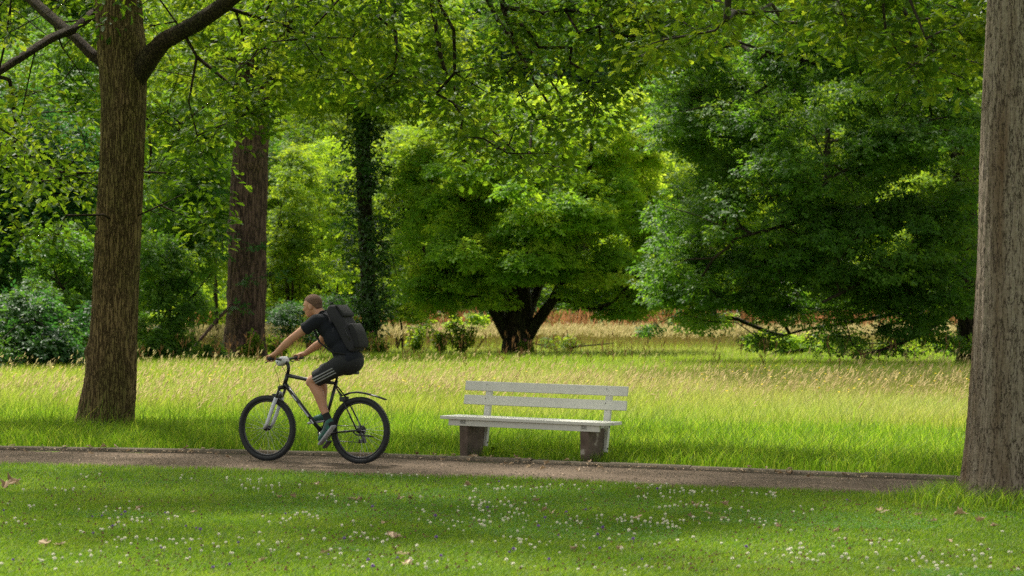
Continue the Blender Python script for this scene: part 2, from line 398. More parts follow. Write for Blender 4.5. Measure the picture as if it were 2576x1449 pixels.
# ------------------------------------------------------------------ ground
FX = np.array([-60, -30, -14, -5.89, -2.85, -1.38, 0, 1.31, 2.52, 4.08, 12, 30, 60])
FY = np.array([34, 32.2, 30.0, 27.43, 26.59, 25.95, 25.07, 24.24, 23.47, 22.45, 17.6, 8, -6])
NY = np.array([32.3, 30.5, 28.2, 25.45, 24.35, 23.52, 23.08, 22.15, 21.55, 20.45, 15.7, 6, -8])-.42
def yf(X): return np.interp(X, FX, FY)
def yn(X): return np.interp(X, FX, NY)
def sheet(name, xs, y0, y1, z, mat, ny=2, zf=None):
    Y = np.linspace(0, 1, ny)[None]*(y1-y0)[:, None]+y0[:, None]
    X = np.repeat(xs[:, None], ny, 1); Z = np.full(X.shape, float(z))
    if zf is not None: Z = Z+zf(X, Y, np.linspace(0, 1, ny)[None]+0*X)
    V = np.stack([X, Y, Z], -1).reshape(-1, 3)
    i = np.arange(len(xs)-1)[:, None]*ny; j = np.arange(ny-1)[None]
    f = np.stack([i+j, i+ny+j, i+ny+j+1, i+j+1], -1).reshape(-1, 4)
    return mesh_np(name, V, [f], None, mat, None, True)
xs = np.linspace(-60, 60, 601)
gx = np.array([-900., 900.])
o = sheet('meadow_ground', gx, np.array([-300., -300.]), np.array([1500., 1500.]), -.012, M['meadow_soil']); tag(o, 'meadow ground under the tall grass', None, kind='structure')
o = sheet('lawn', xs, np.full(601, -60.), yn(xs)+.03*np.sin(xs*9)+.02*np.sin(xs*23), -.004, M['lawn_soil']); tag(o, 'mown lawn in front of the path', None, kind='structure')
o = sheet('path', xs, yn(xs)-.25, yf(xs)+.02, -.0075, M['path'], 12, lambda X, Y, t: .02*np.sin(PI*t)*np.cos(X*.2)**2-.004+.002*np.sin(X*7+Y*5)); tag(o, 'brown gravel path', None, kind='structure')
# kerb: half-round stone edging along the far side, cut in lengths
kv, kf = [], []
ks = 0
xk = -30.0; n0 = 0
while xk < 30:
    x1 = xk+.9*math.cos(math.radians(28)); xx = np.linspace(xk+.002, x1-.002, 7)
    prof = [(-.012, -.02), (-.006, .022), (.02, .034), (.05, .038), (.075, .032), (.085, .01), (.085, -.03)]
    jz = rng.normal()*.004; jy = rng.normal()*.005
    for x in xx:
        for (py, pz) in prof: kv.append((x+py*.45, yf(x)+py+jy, pz+jz))
    m_ = len(prof)
    for a in range(6):
        for b in range(m_-1): kf.append((n0+a*m_+b, n0+(a+1)*m_+b, n0+(a+1)*m_+b+1, n0+a*m_+b+1))
    n0 += 7*m_; xk = x1
kk = mesh_np('kerb', np.array(kv), [np.array(kf)], None, M['kerb'], None, True); tag(kk, 'low rounded stone edging along the far side of the path', None, kind='structure')

# ------------------------------------------------------------------ grass
def blades(name, X, Y, h, w, lean, curl, mat, label, cat='grass', rnd=None, z0=0.0, parent=None):
    n = len(X); az = rng.random(n)*2*PI
    f = np.stack([np.cos(az), np.sin(az), np.zeros(n)], 1)          # width direction
    la = rng.random(n)*2*PI; L = np.stack([np.cos(la)*curl+lean[0], np.sin(la)*curl+lean[1], np.zeros(n)], 1)*h[:, None]
    b = np.stack([X, Y, np.full(n, z0)], 1); up = np.array([0, 0, 1.])*h[:, None]
    w = (w*.5)[:, None]
    mid = b+L*.3+up*.55; top = b+L+up*(.97-.12*rng.random((n, 1)))
    V = np.stack([b-f*w, b+f*w, mid-f*w*.8, mid+f*w*.8, top], 1).reshape(-1, 3)
    o_ = (np.arange(n)*5)[:, None]
    q = np.array([[0, 1, 3, 2]])+o_; t = np.array([[2, 3, 4]])+o_
    if rnd is None: rnd = rng.random(n)
    ob = mesh_np(name, V, [q, t], np.repeat(np.clip(rnd, 0, 1), 5), mat, parent)
    return tag(ob, label, cat, kind='stuff')
def px_field(n, y0, y1, margin=330, x0=None, x1=None):
    y = rng.uniform(y0, y1, n); Y = 9600/(y-780)
    x = rng.uniform(-margin if x0 is None else x0, 2576+margin if x1 is None else x1, n)
    return (x-XC)/F0*Y, Y
# lawn
X, Y = px_field(460000, 1150, 1475)
k = (Y < yn(X)+.02*rng.normal(size=len(X))) ; X, Y = X[k], Y[k]
edge = np.clip(1-(yn(X)-Y)/.35, 0, 1)
pa = wav(X, Y, 1.1, 1)
h = (.026+.022*rng.random(len(X))+.010*pa)*(1+.25*edge*rng.random(len(X)))
tr = np.hypot(X-4.19, Y-19.5); tall = np.clip(1.2-tr/1.0, 0, 1)
h = h+tall*.16*rng.random(len(X))
r = .45+.12*wav(X, Y, .8, 3)+.14*wav(X, Y, 3.1, 1)+.22*rng.normal(size=len(X)); r = np.where(rng.random(len(X)) < .012, 1, np.clip(r, 0, .9))
blades('lawn_grass', X, Y, h, .003+.003*rng.random(len(X)), (.25, 0), .75, M['lawn_blade'], 'short mown grass of the lawn in front of the path', rnd=r)
# tuft round the right trunk
n = 5000; a = rng.random(n)*2*PI; rr = .55+np.abs(rng.normal(size=n))*.28
X, Y = 4.19+rr*np.cos(a), 19.5+rr*np.sin(a); h = (.10+.16*rng.random(n))*np.clip(1.5-rr*.7, .3, 1)
blades('trunk_foot_grass', X, Y, h, .004+.003*rng.random(n), (.1, 0), .6, M['verge_blade'], 'longer grass round the foot of the right trunk')
# low clover patches in the lawn
X, Y = px_field(60000, 1190, 1475); k = (Y < yn(X)-.15) & (wav(X, Y, .9, 5) > .16); X, Y = X[k], Y[k]; n = len(X)
parts = []
for q in range(3):
    az = rng.random(n)*2*PI; D = np.stack([np.cos(az), np.sin(az), rng.normal(size=n)*.2], 1)
    V, Fc = inst(RH, np.stack([X, Y, .03+.012*rng.random(n)], 1), D, np.array([0, 0, 1.])+rng.normal(size=(n, 3))*.3, .012+.006*rng.random(n)); parts.append((V, Fc))
V, Fc = merge(parts); o = mesh_np('clover_leaves', V, Fc, rng.random(len(V)), M['clover_leaf']); tag(o, 'low patches of clover leaves in the lawn', 'clover', kind='stuff')
# verge
n = 190000; X = rng.uniform(-10, 10, n); dY = .16+rng.random(n)**.8*7.2; Y = yf(X)+dY
bare = (np.abs(X-.2) < 1.05) & (dY < .42)      # trodden strip round the bench feet
k = (~bare) & (np.abs(X) < .26*Y+1.5); X, Y, dY = X[k], Y[k], dY[k]; n = len(X)
h = (.08+.13*np.clip(dY/.9, 0, 1)+.04*wav(X, Y, 2, 2))*(.55+.8*rng.random(n)); h[rng.random(n) < .02] *= 1.7
h *= np.where((np.abs(X-.3) < 1.3) & (dY < 1.3), .6, 1); h = np.maximum(h, .04)
blades('verge_grass', X, Y, h, .004+.006*rng.random(n), (.08, -.1), .6, M['verge_blade'], 'lush green grass of the verge behind the path')
# taller dark stalks over the verge
n = 2600; X = rng.uniform(-8, 8, n); Y = yf(X)+1.2+rng.random(n)*5; h = .3+.35*rng.random(n)
blades('verge_stalks', X, Y, h, np.full(n, .005), (.1, 0), .25, M['verge_blade'], 'taller single stalks standing over the verge', rnd=rng.random(n)*.3)
# meadow
n = 540000; y = 780+rng.random(n)**.85*305; y = np.maximum(y, 842); Y = 9600/(y-780)+rng.normal(size=n)*1.5
x = rng.uniform(-420, 3000, n); X = (x-XC)/F0*Y
k = (Y > yf(X)+6) & (Y > 30); X, Y = X[k], Y[k]; n = len(X)
h = (.22+.25*np.clip((Y-31)/10, 0, 1)+.06*wav(X, Y, .5, 1))*(.6+.7*rng.random(n))*np.interp(Y, [45, 72, 100, 130], [1, .45, .45, .9])
r = .50+.34*wav(X, Y, .22, 4)+.2*rng.normal(size=n)+.12*np.exp(-((Y-44)/7)**2)-.15*np.exp(-((Y-70)/14)**2)  # straw band nearer; the darker dip behind paints tree shade into the blades
blades('meadow_grass', X, Y, h, np.maximum(.0042, Y*.00017)*(.6+.6*rng.random(n)), (.15, 0), .5, M['meadow_blade'], 'tall yellow green grass of the sunny meadow', rnd=np.clip(r, 0, 1))

def spikes(name, X, Y, h, w, hh, mat, label, lean=(.25, 0), cat='grass', stalk=True, fuzz=1, T=None):
    """stalk with a feathery head"""
    n = len(X); b = np.stack([X, Y, np.zeros(n)], 1)
    d = unit(np.stack([lean[0]+rng.normal(size=n)*.16, lean[1]+rng.normal(size=n)*.16, np.ones(n)], 1))
    top = b+d*h[:, None]; parts = []
    if stalk: parts.append(tubes(b, top, np.full(n, 1.)*w*.22, np.full(n, 1.)*w*.16, 3))
    for q in range(fuzz+1):
        off = rng.normal(size=(n, 3))*w[:, None]*(.9 if q else 0)
        dd = unit(d+rng.normal(size=(n, 3))*(.35 if q else .1)+np.array([.3, 0, -.1])*(1 if lean[0] > .1 else 0))
        V, Fc = inst(T or SPK, top-d*(hh*.4*(q % 3))[:, None]+off, dd, unit(rng.normal(size=(n, 3))+np.array([0, -1.2, 0])), hh)
        V2 = V
        parts.append((V2, Fc))
    V, Fc = merge(parts); o_ = mesh_np(name, V, Fc, rng.random(len(V)), mat); return tag(o_, label, cat, kind='stuff')
def fld(n, Ya, Yb, f=None, p=1.0):
    n = int(n*1.15); y = rng.uniform(9600/Yb+780, 9600/Ya+780, n); Y = 9600/(y-780); x = rng.uniform(-350, 2926, n); X = (x-XC)/F0*Y
    k = (Y > yf(X)+4.5)
    if f is not None: k &= rng.random(n) < f(X, Y)
    return X[k], Y[k]
X, Y = fld(20000, 32, 62, lambda X, Y: np.clip(.25+1.0*wav(X, Y, .35, 2), .05, 1)*np.interp(Y, [30, 36, 46, 62], [.35, 1, 1, .12])); n = len(X)
spikes('seed_head_grass', X, Y, .34+.34*rng.random(n), np.maximum(.004, Y*.00012), .05+.05*rng.random(n), M['straw'], 'pale straw coloured seed heads swaying over the meadow', (.35, 0))
X, Y = fld(14000, 88, 135); n = len(X)
spikes('far_seed_head_grass', X, Y, .6+.35*rng.random(n), Y*.0002, .14+.08*rng.random(n), M['straw'], 'bleached seed heads at the far end of the meadow', (.15, 0))
X, Y = fld(5600, 100, 132, lambda X, Y: np.clip(.3+1.1*wav(X, Y, .9, 7), 0.05, 1)*(X > -14)); n = len(X)
spikes('sorrel', X, Y, .95+.5*rng.random(n), Y*.0003, .26+.16*rng.random(n), M['rust'], 'rusty red sorrel spikes along the far meadow edge', (0, 0), 'wildflowers', fuzz=3, T=SPN)
X, Y = fld(1100, 46, 78, lambda X, Y: np.clip(.35+.9*wav(X, Y, .3, 9), 0, 1)*(X > -9)); n = len(X)
spikes('brown_dock', X, Y, .55+.4*rng.random(n), np.full(n, .010), .10+.10*rng.random(n), M['brown_spike'], 'thin brown dock stems in the shaded part of the meadow', (.02, 0), 'wildflowers', fuzz=3, T=SPN)
X, Y = fld(900, 33, 46, lambda X, Y: np.clip(.3+wav(X, Y, .4, 3)+.04*X, 0.05, 1)); n = len(X)
az = rng.random(n)*2*PI
V, Fc = inst(RH, np.stack([X, Y, .44+.2*rng.random(n)], 1), np.stack([np.cos(az), np.sin(az), 0*az], 1), np.array([0, -.6, 1.])+rng.normal(size=(n, 3))*.3, .045)
tag(mesh_np('buttercups', V, Fc, rng.random(len(V)), M['yellow']), 'tiny yellow buttercups sprinkled over the near meadow', 'wildflowers', kind='stuff')
#@@PART2@@
# ------------------------------------------------------------------ trees
def tree(name, label, base, trunk, tips, leaf, mat, bark, cat='tree', group=None, step=.9, rt=.008, power=.5, sides=24,
         flare=None, fur=0, nf=20, per=.2, root_from=.35, bend=.18, limbs=(), knobs=(), skel=True, seed=1, crowns=None, maxr=None, stems=()):
    """trunk: list of (dx,dy,z,r) relative to base; tips: world points; leaf: dict for leaf_cloud"""
    base = np.array(base, float)
    e = empty(name, base, label, cat, group)
    V, Fc = loft(trunk, sides, per, flare, fur, nf, seed, knobs)
    parts = [(V, Fc)]
    for st in stems: parts.append(loft(st, max(10, sides//2), per, None, fur*.6, nf//2, seed+3))
    roots = []
    tp = np.array(trunk, float)[:, :3]
    m = max(2, int(np.linalg.norm(tp[-1]-tp[0])/.6)); s = np.linspace(0, 1, len(tp))
    for u in np.linspace(root_from, 1, m): roots.append([np.interp(u, s, tp[:, i]) for i in range(3)])
    for L in limbs:
        parts.append(loft(L, 16, per, None, fur*.7, 10, seed+5))
        lp = np.array(L)[:, :3]
        for u in np.linspace(.1, 1, len(lp)*3): roots.append([np.interp(u, np.linspace(0, 1, len(lp)), lp[:, i]) for i in range(3)])
    for L in stems:
        lp = np.array(L)[:, :3]
        for u in np.linspace(.3, 1, len(lp)*3): roots.append([np.interp(u, np.linspace(0, 1, len(lp)), lp[:, i]) for i in range(3)])
    nb = sum(len(f) for p in (parts[:1] if fur and bark is M['bark_left'] else parts) for f in p[1])
    if skel and len(tips):
        p0, p1, r0, r1 = skeleton(roots, None, np.asarray(tips)-base, step, rt, power, bend, maxr=maxr)
        big = r1 > .028
        if big.sum(): parts.append(tubes(p0[big], p1[big], r0[big], r1[big], 7))
        if (~big).sum(): parts.append(tubes(p0[~big], p1[~big], r0[~big], r1[~big], 4))
    V, Fc = merge(parts)
    to = mesh_np('trunk', V, Fc, None, bark, e, True)
    if bark is not M['bark_dark']:
        to.data.materials.append(M['bark_limb'] if bark is M['bark_left'] else M['twig']); mi = np.zeros(len(to.data.polygons), np.int32); mi[nb:] = 1
        to.data.polygons.foreach_set('material_index', mi)
    for (tt, lf, mt) in (crowns or [(tips, leaf, mat)]):
        if not len(tt): continue
        V, Fc, r = leaf_cloud(np.asarray(tt), origin=base, **lf)
        mesh_np('crown', V, Fc, r, mt, e)
    return e
def copy_thing(src, loc, rz, s, label, group=None):
    c = src.copy(); COL.objects.link(c); c.location = loc; c.rotation_euler = (0, 0, rz); c.scale = s; c['label'] = label
    if group: c['group'] = group
    for ch in list(src.children):
        d = ch.copy(); COL.objects.link(d); d.parent = c
    return c

# --- near left oak
YA = 30.6; bA = P(265, 1062, YA); bA[2] = -.02
def rel(x, y, Y, base, r): p = P(x, y, Y)-base; return (p[0], p[1], p[2], r)
K = YA/F0
trunkA = [rel(256, 1104, YA, bA, 64*K), rel(262, 1066, YA, bA, 61*K), rel(276, 960, YA, bA, 61*K), rel(287, 800, YA, bA, 58*K), rel(297, 600, YA, bA, 55.5*K), rel(307, 420, YA, bA, 54.5*K),
          rel(313, 260, YA, bA, 57*K), rel(311, 150, YA, bA, 61*K), rel(302, 60, YA, bA, 58*K), rel(296, -60, YA, bA, 54*K), rel(300, -500, YA, bA, 44*K), rel(290, -1100, YA, bA, 26*K), rel(300, -1600, YA, bA, 8*K)]
limbsA = [[rel(335, 215, YA-.1, bA, 24*K), rel(372, 150, YA-.3, bA, 26*K), rel(410, 105, YA-.5, bA, 22*K), rel(490, 62, YA-.8, bA, 20*K), rel(560, 15, YA-1, bA, 19*K), rel(640, -50, YA-1.5, bA, 17*K), rel(860, -190, YA-2.2, bA, 13*K), rel(1250, -330, YA-3, bA, 8*K)],
          [rel(275, 165, YA+.1, bA, 18*K), rel(235, 140, YA+.2, bA, 14*K), rel(190, 95, YA+.4, bA, 13*K), rel(130, 45, YA+.8, bA, 14*K), rel(75, -5, YA+1.2, bA, 13*K), rel(-60, -90, YA+2, bA, 12*K), rel(-400, -300, YA+3, bA, 7*K)],
          [rel(290, 15, YA+.3, bA, 14*K), rel(235, 32, YA+.4, bA, 12*K), rel(190, 72, YA, bA, 11*K), rel(130, 95, YA-.6, bA, 10.5*K), rel(60, 140, YA-1.2, bA, 10*K), rel(-10, 185, YA-1.6, bA, 9*K), rel(-160, 240, YA-2, bA, 6*K)],
          [rel(296, -250, YA, bA, 18*K), rel(480, -420, YA+2, bA, 15*K), rel(900, -640, YA+4, bA, 9*K)],
          [rel(296, -300, YA, bA, 18*K), rel(420, -480, YA-3, bA, 15*K), rel(800, -700, YA-6, bA, 9*K)],
          [rel(296, -350, YA, bA, 18*K), rel(60, -520, YA-2, bA, 15*K), rel(-400, -700, YA-4, bA, 9*K)]]
def DR(pts, Y=31.5, r0=4.2, r1=1.4):
    r0 *= 1.35; r1 *= 1.35
    n = len(pts); return [rel(x, y, Y, bA, (r0+(r1-r0)*i/(n-1))*Y/F0) for i, (x, y) in enumerate(pts)]
limbsA += [DR([(900, -330), (1020, -200), (1084, 0), (1096, 60), (1109, 150), (1129, 200), (1154, 240), (1174, 285), (1204, 320)], 31.4, 6, 1.5), DR([(860, -200), (915, -90), (924, 0), (904, 65), (881, 105)], 31.6), DR([(930, -260), (1010, -90), (1004, 0), (986, 50), (994, 100), (1019, 165)], 31.8),
           DR([(1100, -330), (1190, -120), (1227, 0), (1252, 50), (1285, 95), (1312, 145), (1342, 200), (1382, 265), (1400, 330)], 31.2, 6, 1.5), DR([(1285, 95), (1337, 130), (1372, 185), (1407, 235), (1425, 300)], 31.2, 3, 1.2), DR([(560, 10), (590, 15), (605, 65), (620, 125), (627, 200)], 33, 3, 1.2),
           DR([(-20, 190), (25, 200), (37, 300), (37, 375), (0, 425)], 32.7, 4, 1.5), DR([(330, 220), (366, 262), (380, 380), (375, 450)], 34.9, 3, 1.5), DR([(1250, -330), (1420, -150), (1500, 0), (1540, 70), (1560, 150)], 31, 5, 1.3), DR([(1500, 0), (1600, 40), (1680, 60)], 31, 3, 1.2)]
lowx = [-300, 0, 60, 130, 210, 235, 400, 480, 520, 570, 620, 690, 740, 800, 900, 1000, 1100, 1200, 1300, 1420, 1500, 1560, 1640, 1760]
lowy = [430, 430, 560, 560, 520, 560, 560, 540, 600, 420, 330, 330, 230, 230, 250, 300, 320, 440, 440, 430, 330, 250, 190, 160]
def vis_tips(n, x0, x1, ylo, Ya, Yb, p=1.3):
    x = rng.uniform(x0, x1, n); lo = np.interp(x, *ylo)-25
    y = -170+(lo+170)*rng.random(n)**p; Y = rng.uniform(Ya, Yb, n)
    t = np.stack([(x-XC)/F0*Y, Y, CH-(y-YH)/F0*Y], 1)
    for _ in range(12):
        bad = ~shade_ok(t, 1.2)
        Y = np.where(bad, np.maximum(Y-.6, Ya-3), Y); t = np.stack([(x-XC)/F0*Y, Y, CH-(y-YH)/F0*Y], 1)
    return t, x, y
tv, vx, vy = vis_tips(560, -220, 1720, (lowx, lowy), 27.5, 34, 1.05)
dens = np.where(vx < 720, .95, np.where(vx < 1500, .5, .5)); dens = dens*np.where((vx > 190) & (vx < 420) & (vy > 120), .45, 1)
kk_ = rng.random(len(tv)) < dens; tv = tv[kk_]
near = (vx[kk_] > 150) & (vx[kk_] < 455) & (vy[kk_] > 60); tv = np.array([P(a_, b_, YA+1.2+1.5*rng.random()) if q_ else t_ for a_, b_, q_, t_ in zip(vx[kk_], vy[kk_], near, tv)])
# hand placed hanging sprays
lm = ((vx[kk_] < 250) & (vy[kk_] < 210)) | ((vx[kk_] > 330) & (vx[kk_] < 660) & (vy[kk_] < 170)); lm &= rng.random(len(lm)) < .8
tv = np.array([P(a_, b_, YA+1.6+1.8*rng.random()) if q_ else t_ for a_, b_, q_, t_ in zip(vx[kk_], vy[kk_], lm, tv)])
hp = [(110, 585), (145, 610), (165, 560), (205, 350), (215, 390), (235, 300), (420, 300), (455, 330), (470, 420), (500, 560), (520, 585), (545, 540), (505, 480), (440, 480), (395, 430), (405, 560),
      (600, 270), (625, 300), (650, 325), (670, 290), (640, 250), (700, 200), (1180, 250), (1220, 330), (1275, 395), (1330, 430), (1375, 455), (1420, 440), (1300, 330), (1250, 280), (1360, 300), (1440, 330), (1480, 340), (1510, 300), (1400, 370), (1130, 270), (1060, 240), (980, 230), (1170, 420), (1190, 380), (20, 560), (60, 610), (12, 640)]
th = np.array([P(x, y-18, (YA+1.4 if 195 < x < 460 else 29)+rng.random()*1.2) for x, y in hp])
tipsA_lo = np.concatenate([tv, th])
hi = np.concatenate([ell((-5.2, 31, 11.0), (9.5, 9.5, 6.0), 620, .5), ell((-1, 30, 10), (7, 7.5, 4), 200, .4)]); hi = hi[hi[:, 2] > 6.9]; hi = hi[shade_ok(hi)]; hi = hi[rng.random(len(hi)) < .62]
lfA = dict(rc=.34, n=52, size=.10, T=OAK, droop=.35, flat=.75, tn=.5, jit=.55)
tree('oak_tree', 'near oak on the left with ridged brown trunk and two spreading limbs', bA, trunkA,
     np.concatenate([tipsA_lo, hi]), None, None, M['bark_left'], sides=120, per=.03, flare=(.45, .22, 4), fur=.0075, nf=34, limbs=limbsA, step=.55, rt=.0055, power=.48, maxr=.09, bend=.28,
     knobs=[(5.15, -1.1, .05, .16), (4.3, -1.25, .05, .14), (4.6, -1.1, .06, .16), (6.6, -.5, .08, .25), (1.1, 3.3, .05, .1)],
     crowns=[(tipsA_lo, lfA, M['oak_leaf']), (hi, dict(rc=.75, n=46, size=.21, T=SP3, droop=.3, flat=.6), M['oak_leaf'])])

# --- near right oak
YB = 19.6; K = YB/F0; bB = P(2570, 1245, YB); bB[2] = -.02
trunkB = [rel(2572, 1284, YB, bB, 142*K), rel(2572, 1240, YB, bB, 138*K), rel(2572, 1150, YB, bB, 138*K), rel(2574, 1000, YB, bB, 135*K), rel(2578, 800, YB, bB, 131*K), rel(2586, 600, YB, bB, 127*K), rel(2592, 400, YB, bB, 124*K),
          rel(2596, 200, YB, bB, 119*K), rel(2600, 0, YB, bB, 114*K), rel(2606, -500, YB, bB, 100*K), rel(2620, -1200, YB, bB, 75*K), rel(2600, -2600, YB, bB, 25*K)]
limbsB = [[rel(2600, -250, YB, bB, 30*K), rel(2480, -330, YB, bB, 26*K), rel(2250, -380, YB+1, bB, 20*K), rel(1900, -420, YB+2, bB, 12*K)],
          [rel(2600, -450, YB, bB, 30*K), rel(2450, -620, YB-2, bB, 26*K), rel(2150, -800, YB-4, bB, 16*K)],
          [rel(2620, -420, YB, bB, 30*K), rel(2850, -620, YB+1, bB, 26*K), rel(3300, -800, YB+2, bB, 16*K)]]
tv, vx, vy = vis_tips(120, 2060, 2540, ([2040, 2100, 2180, 2300, 2400, 2560], [20, 110, 190, 235, 235, 170]), 21.2, 24, 1.0)
tv2, vx, vy = vis_tips(70, 1560, 2100, ([1500, 1600, 1750, 1900, 2000, 2100], [230, 210, 150, 90, 190, 110]), 23, 30, 1.1)
lo = np.concatenate([tv, tv2])
hi = ell((3.2, 20.5, 9.5), (9, 8.5, 5.5), 520, .45); hi = hi[(hi[:, 2] > 5.3)]; hi = hi[shade_ok(hi)]; hi = hi[rng.random(len(hi)) < .32]
tree('oak_tree', 'nearest oak at the right edge with pale grey patches on its cracked bark', bB, trunkB, np.concatenate([lo, hi]), None, None, M['bark_right'],
     sides=160, per=.025, flare=(.28, .2, 5), fur=.006, nf=30, limbs=limbsB, step=.5, rt=.005, power=.48, maxr=.08, bend=.28,
     crowns=[(lo, dict(rc=.30, n=36, size=.105, T=OAK, droop=.3, flat=.75, tn=.5, jit=.55), M['oak_leaf']), (hi, dict(rc=.75, n=42, size=.2, T=SP3, droop=.3, flat=.6), M['oak_leaf'])])

# --- oak just outside the right edge; its shade reaches verge and bench
hi = ell((10.5, 31, 9.5), (8, 7, 5), 420, .5); hi = hi[hi[:, 2] > 5.5]; hi = hi[shade_ok(hi)]; hi = hi[~((hi[:, 0] < .2147*hi[:, 1]+.8) & (hi[:, 2] < CH+.13*hi[:, 1]+1.0))]
tree('oak_tree', 'oak beyond the right edge of the path, outside the picture', (12.5, 31, 0), [(0, 0, 0, .45), (0, 0, 5, .38), (.2, 0, 9, .25), (0, 0, 13, .08)], hi,
     dict(rc=.8, n=40, size=.22, T=SP3, droop=.3, flat=.6), M['oak_leaf'], M['bark_left'], step=.9, rt=.008, maxr=.15)

# --- big middle-left tree
YC = 76.0; K = YC/F0; bC = P(622, 900, YC); bC[2] = -.02
trunkC = [rel(606, 918, YC, bC, 50*K), rel(612, 850, YC, bC, 47*K), rel(620, 760, YC, bC, 47*K), rel(624, 600, YC, bC, 47*K), rel(629, 430, YC, bC, 45*K), rel(634, 320, YC, bC, 43*K), rel(640, 240, YC, bC, 42*K), rel(630, 120, YC, bC, 30*K), rel(620, -100, YC, bC, 24*K), rel(600, -500, YC, bC, 10*K)]
limbsC = [[rel(648, 260, YC, bC, 24*K), rel(668, 200, YC-.3, bC, 19*K), rel(690, 150, YC-.4, bC, 17*K), rel(720, 60, YC-.5, bC, 15*K), rel(790, -80, YC-1, bC, 10*K)],
          [rel(590, 760, YC-.3, bC, 5*K), rel(550, 800, YC-1, bC, 4*K), rel(500, 860, YC-1.6, bC, 3*K), rel(470, 895, YC-2, bC, 2*K)]]
tp = np.concatenate([[P(x, y, YC+rng.uniform(-4, 6)) for x, y in zip(rng.uniform(380, 1000, 190), rng.uniform(-60, 230, 190))], [P(x, y, YC-1.4+rng.random()) for x, y in [(560, 480), (540, 400), (530, 620), (560, 590), (620, 705), (600, 770), (690, 690), (560, 640), (640, 380), (655, 615)]]])
msk = (tp[:190, 0] > (575-XC)/F0*YC) & (tp[:190, 0] < (700-XC)/F0*YC) & (tp[:190, 2] < P(0, 90, YC)[2]); tp[:190][msk, 1] = YC+2+3*rng.random(msk.sum()); cr1 = tp[:190]; cr2 = tp[190:]
tree('broad_trunk_tree', 'massive purplish brown trunk in the middle distance behind the cyclist', bC, trunkC, tp, None, None, M['bark_mid'], sides=72, per=.08, flare=(.7, .35, 3), fur=.02, nf=22,
     limbs=limbsC, step=1.0, rt=.012, crowns=[(cr1, dict(rc=1.0, n=110, size=.24, T=SP3, droop=.25, flat=.5), M['mid_leaf']), (cr2, dict(rc=.5, n=26, size=.2, T=SP3, droop=.3, flat=.3), M['blue_leaf'])], knobs=[(4.3, 2.4, .25, .4), (2.2, 2.6, .16, .3), (6.5, -1.2, .16, .3)])

# --- ivy clad tree
YD = 88.0; K = YD/F0; bD = P(925, 880, YD); bD[2] = -.02
trunkD = [rel(930, 902, YD, bD, 20*K), rel(928, 760, YD, bD, 18*K), rel(920, 600, YD, bD, 19*K), rel(914, 400, YD, bD, 19*K), rel(912, 250, YD, bD, 17*K), rel(915, 0, YD, bD, 12*K), rel(915, -200, YD, bD, 6*K)]
n = 170; yy = rng.uniform(250, 870, n); sd = 16+40*np.exp(-((yy-560)/180)**2)
ivy = np.array([P(925+s*rng.normal()*.75+(8 if y > 480 else -4), y, YD-rng.random()*.9) for s, y in zip(sd, yy)])
top = np.array([P(x, y, YD+rng.uniform(-3, 4)) for x, y in zip(rng.uniform(720, 1130, 150), rng.uniform(-60, 270, 150))])
side = np.array([P(x, y, YD-1.2) for x, y in [(940, 420), (980, 470), (960, 545), (1000, 560), (985, 640), (1010, 600), (890, 500), (870, 560), (950, 610), (870, 400), (1000, 700), (960, 760)]])
tree('ivy_clad_tree', 'slender dark trunk wrapped in glossy ivy, left of the spreading maple', bD, trunkD, np.concatenate([top, side]), None, None, M['bark_dark'], sides=20, per=.3, flare=(.6, .3, 3), step=1.1, rt=.012,
     crowns=[(top, dict(rc=1.15, n=130, size=.26, T=SP3, droop=.3, flat=.4), M['mid_leaf']), (side, dict(rc=.6, n=45, size=.2, T=SP3, droop=.3, flat=.3), M['blue_leaf'])])
eD = [o for o in bpy.data.objects if o.name.startswith('ivy_clad_tree')][0]
V, Fc, r = leaf_cloud(ivy, .42, 34, .17, RH, bD, droop=.5, flat=.9, tn=1.2); mesh_np('ivy', V, Fc, r, M['ivy_leaf'], eD)

# --- central spreading maple
YE = 86.0; K = YE/F0; bE = P(1300, 880, YE); bE[2] = -.02
trunkE = [rel(1300, 902, YE, bE, 35*K), rel(1300, 840, YE, bE, 33*K), rel(1303, 800, YE, bE, 38*K), rel(1305, 760, YE, bE, 34*K), rel(1300, 700, YE, bE, 24*K)]
def L(pts, r0, r1, Yo=0.0):
    n = len(pts); return [rel(x, y, YE+Yo*i/(n-1), bE, (r0+(r1-r0)*i/(n-1))*K) for i, (x, y) in enumerate(pts)]
stemsE = [L([(1285, 860), (1262, 815), (1235, 765), (1205, 700), (1180, 600), (1160, 480), (1170, 380)], 17, 4, -2), L([(1320, 860), (1350, 810), (1385, 765), (1420, 700), (1450, 600), (1480, 470), (1490, 350)], 17, 4, -2),
          L([(1300, 850), (1300, 740), (1310, 600), (1340, 450), (1350, 320)], 18, 4, 2), L([(1310, 850), (1340, 760), (1380, 660), (1440, 520), (1520, 420)], 14, 4, 3), L([(1290, 850), (1270, 760), (1240, 640), (1230, 500), (1260, 380)], 14, 4, 3)]
limbsE = [L([(1245, 765), (1205, 748), (1165, 755), (1125, 738), (1095, 712), (1080, 680), (1065, 620)], 8, 3, -2), L([(1370, 770), (1405, 752), (1440, 760), (1490, 778), (1540, 762), (1600, 700)], 6, 2, -2)]
tE = []
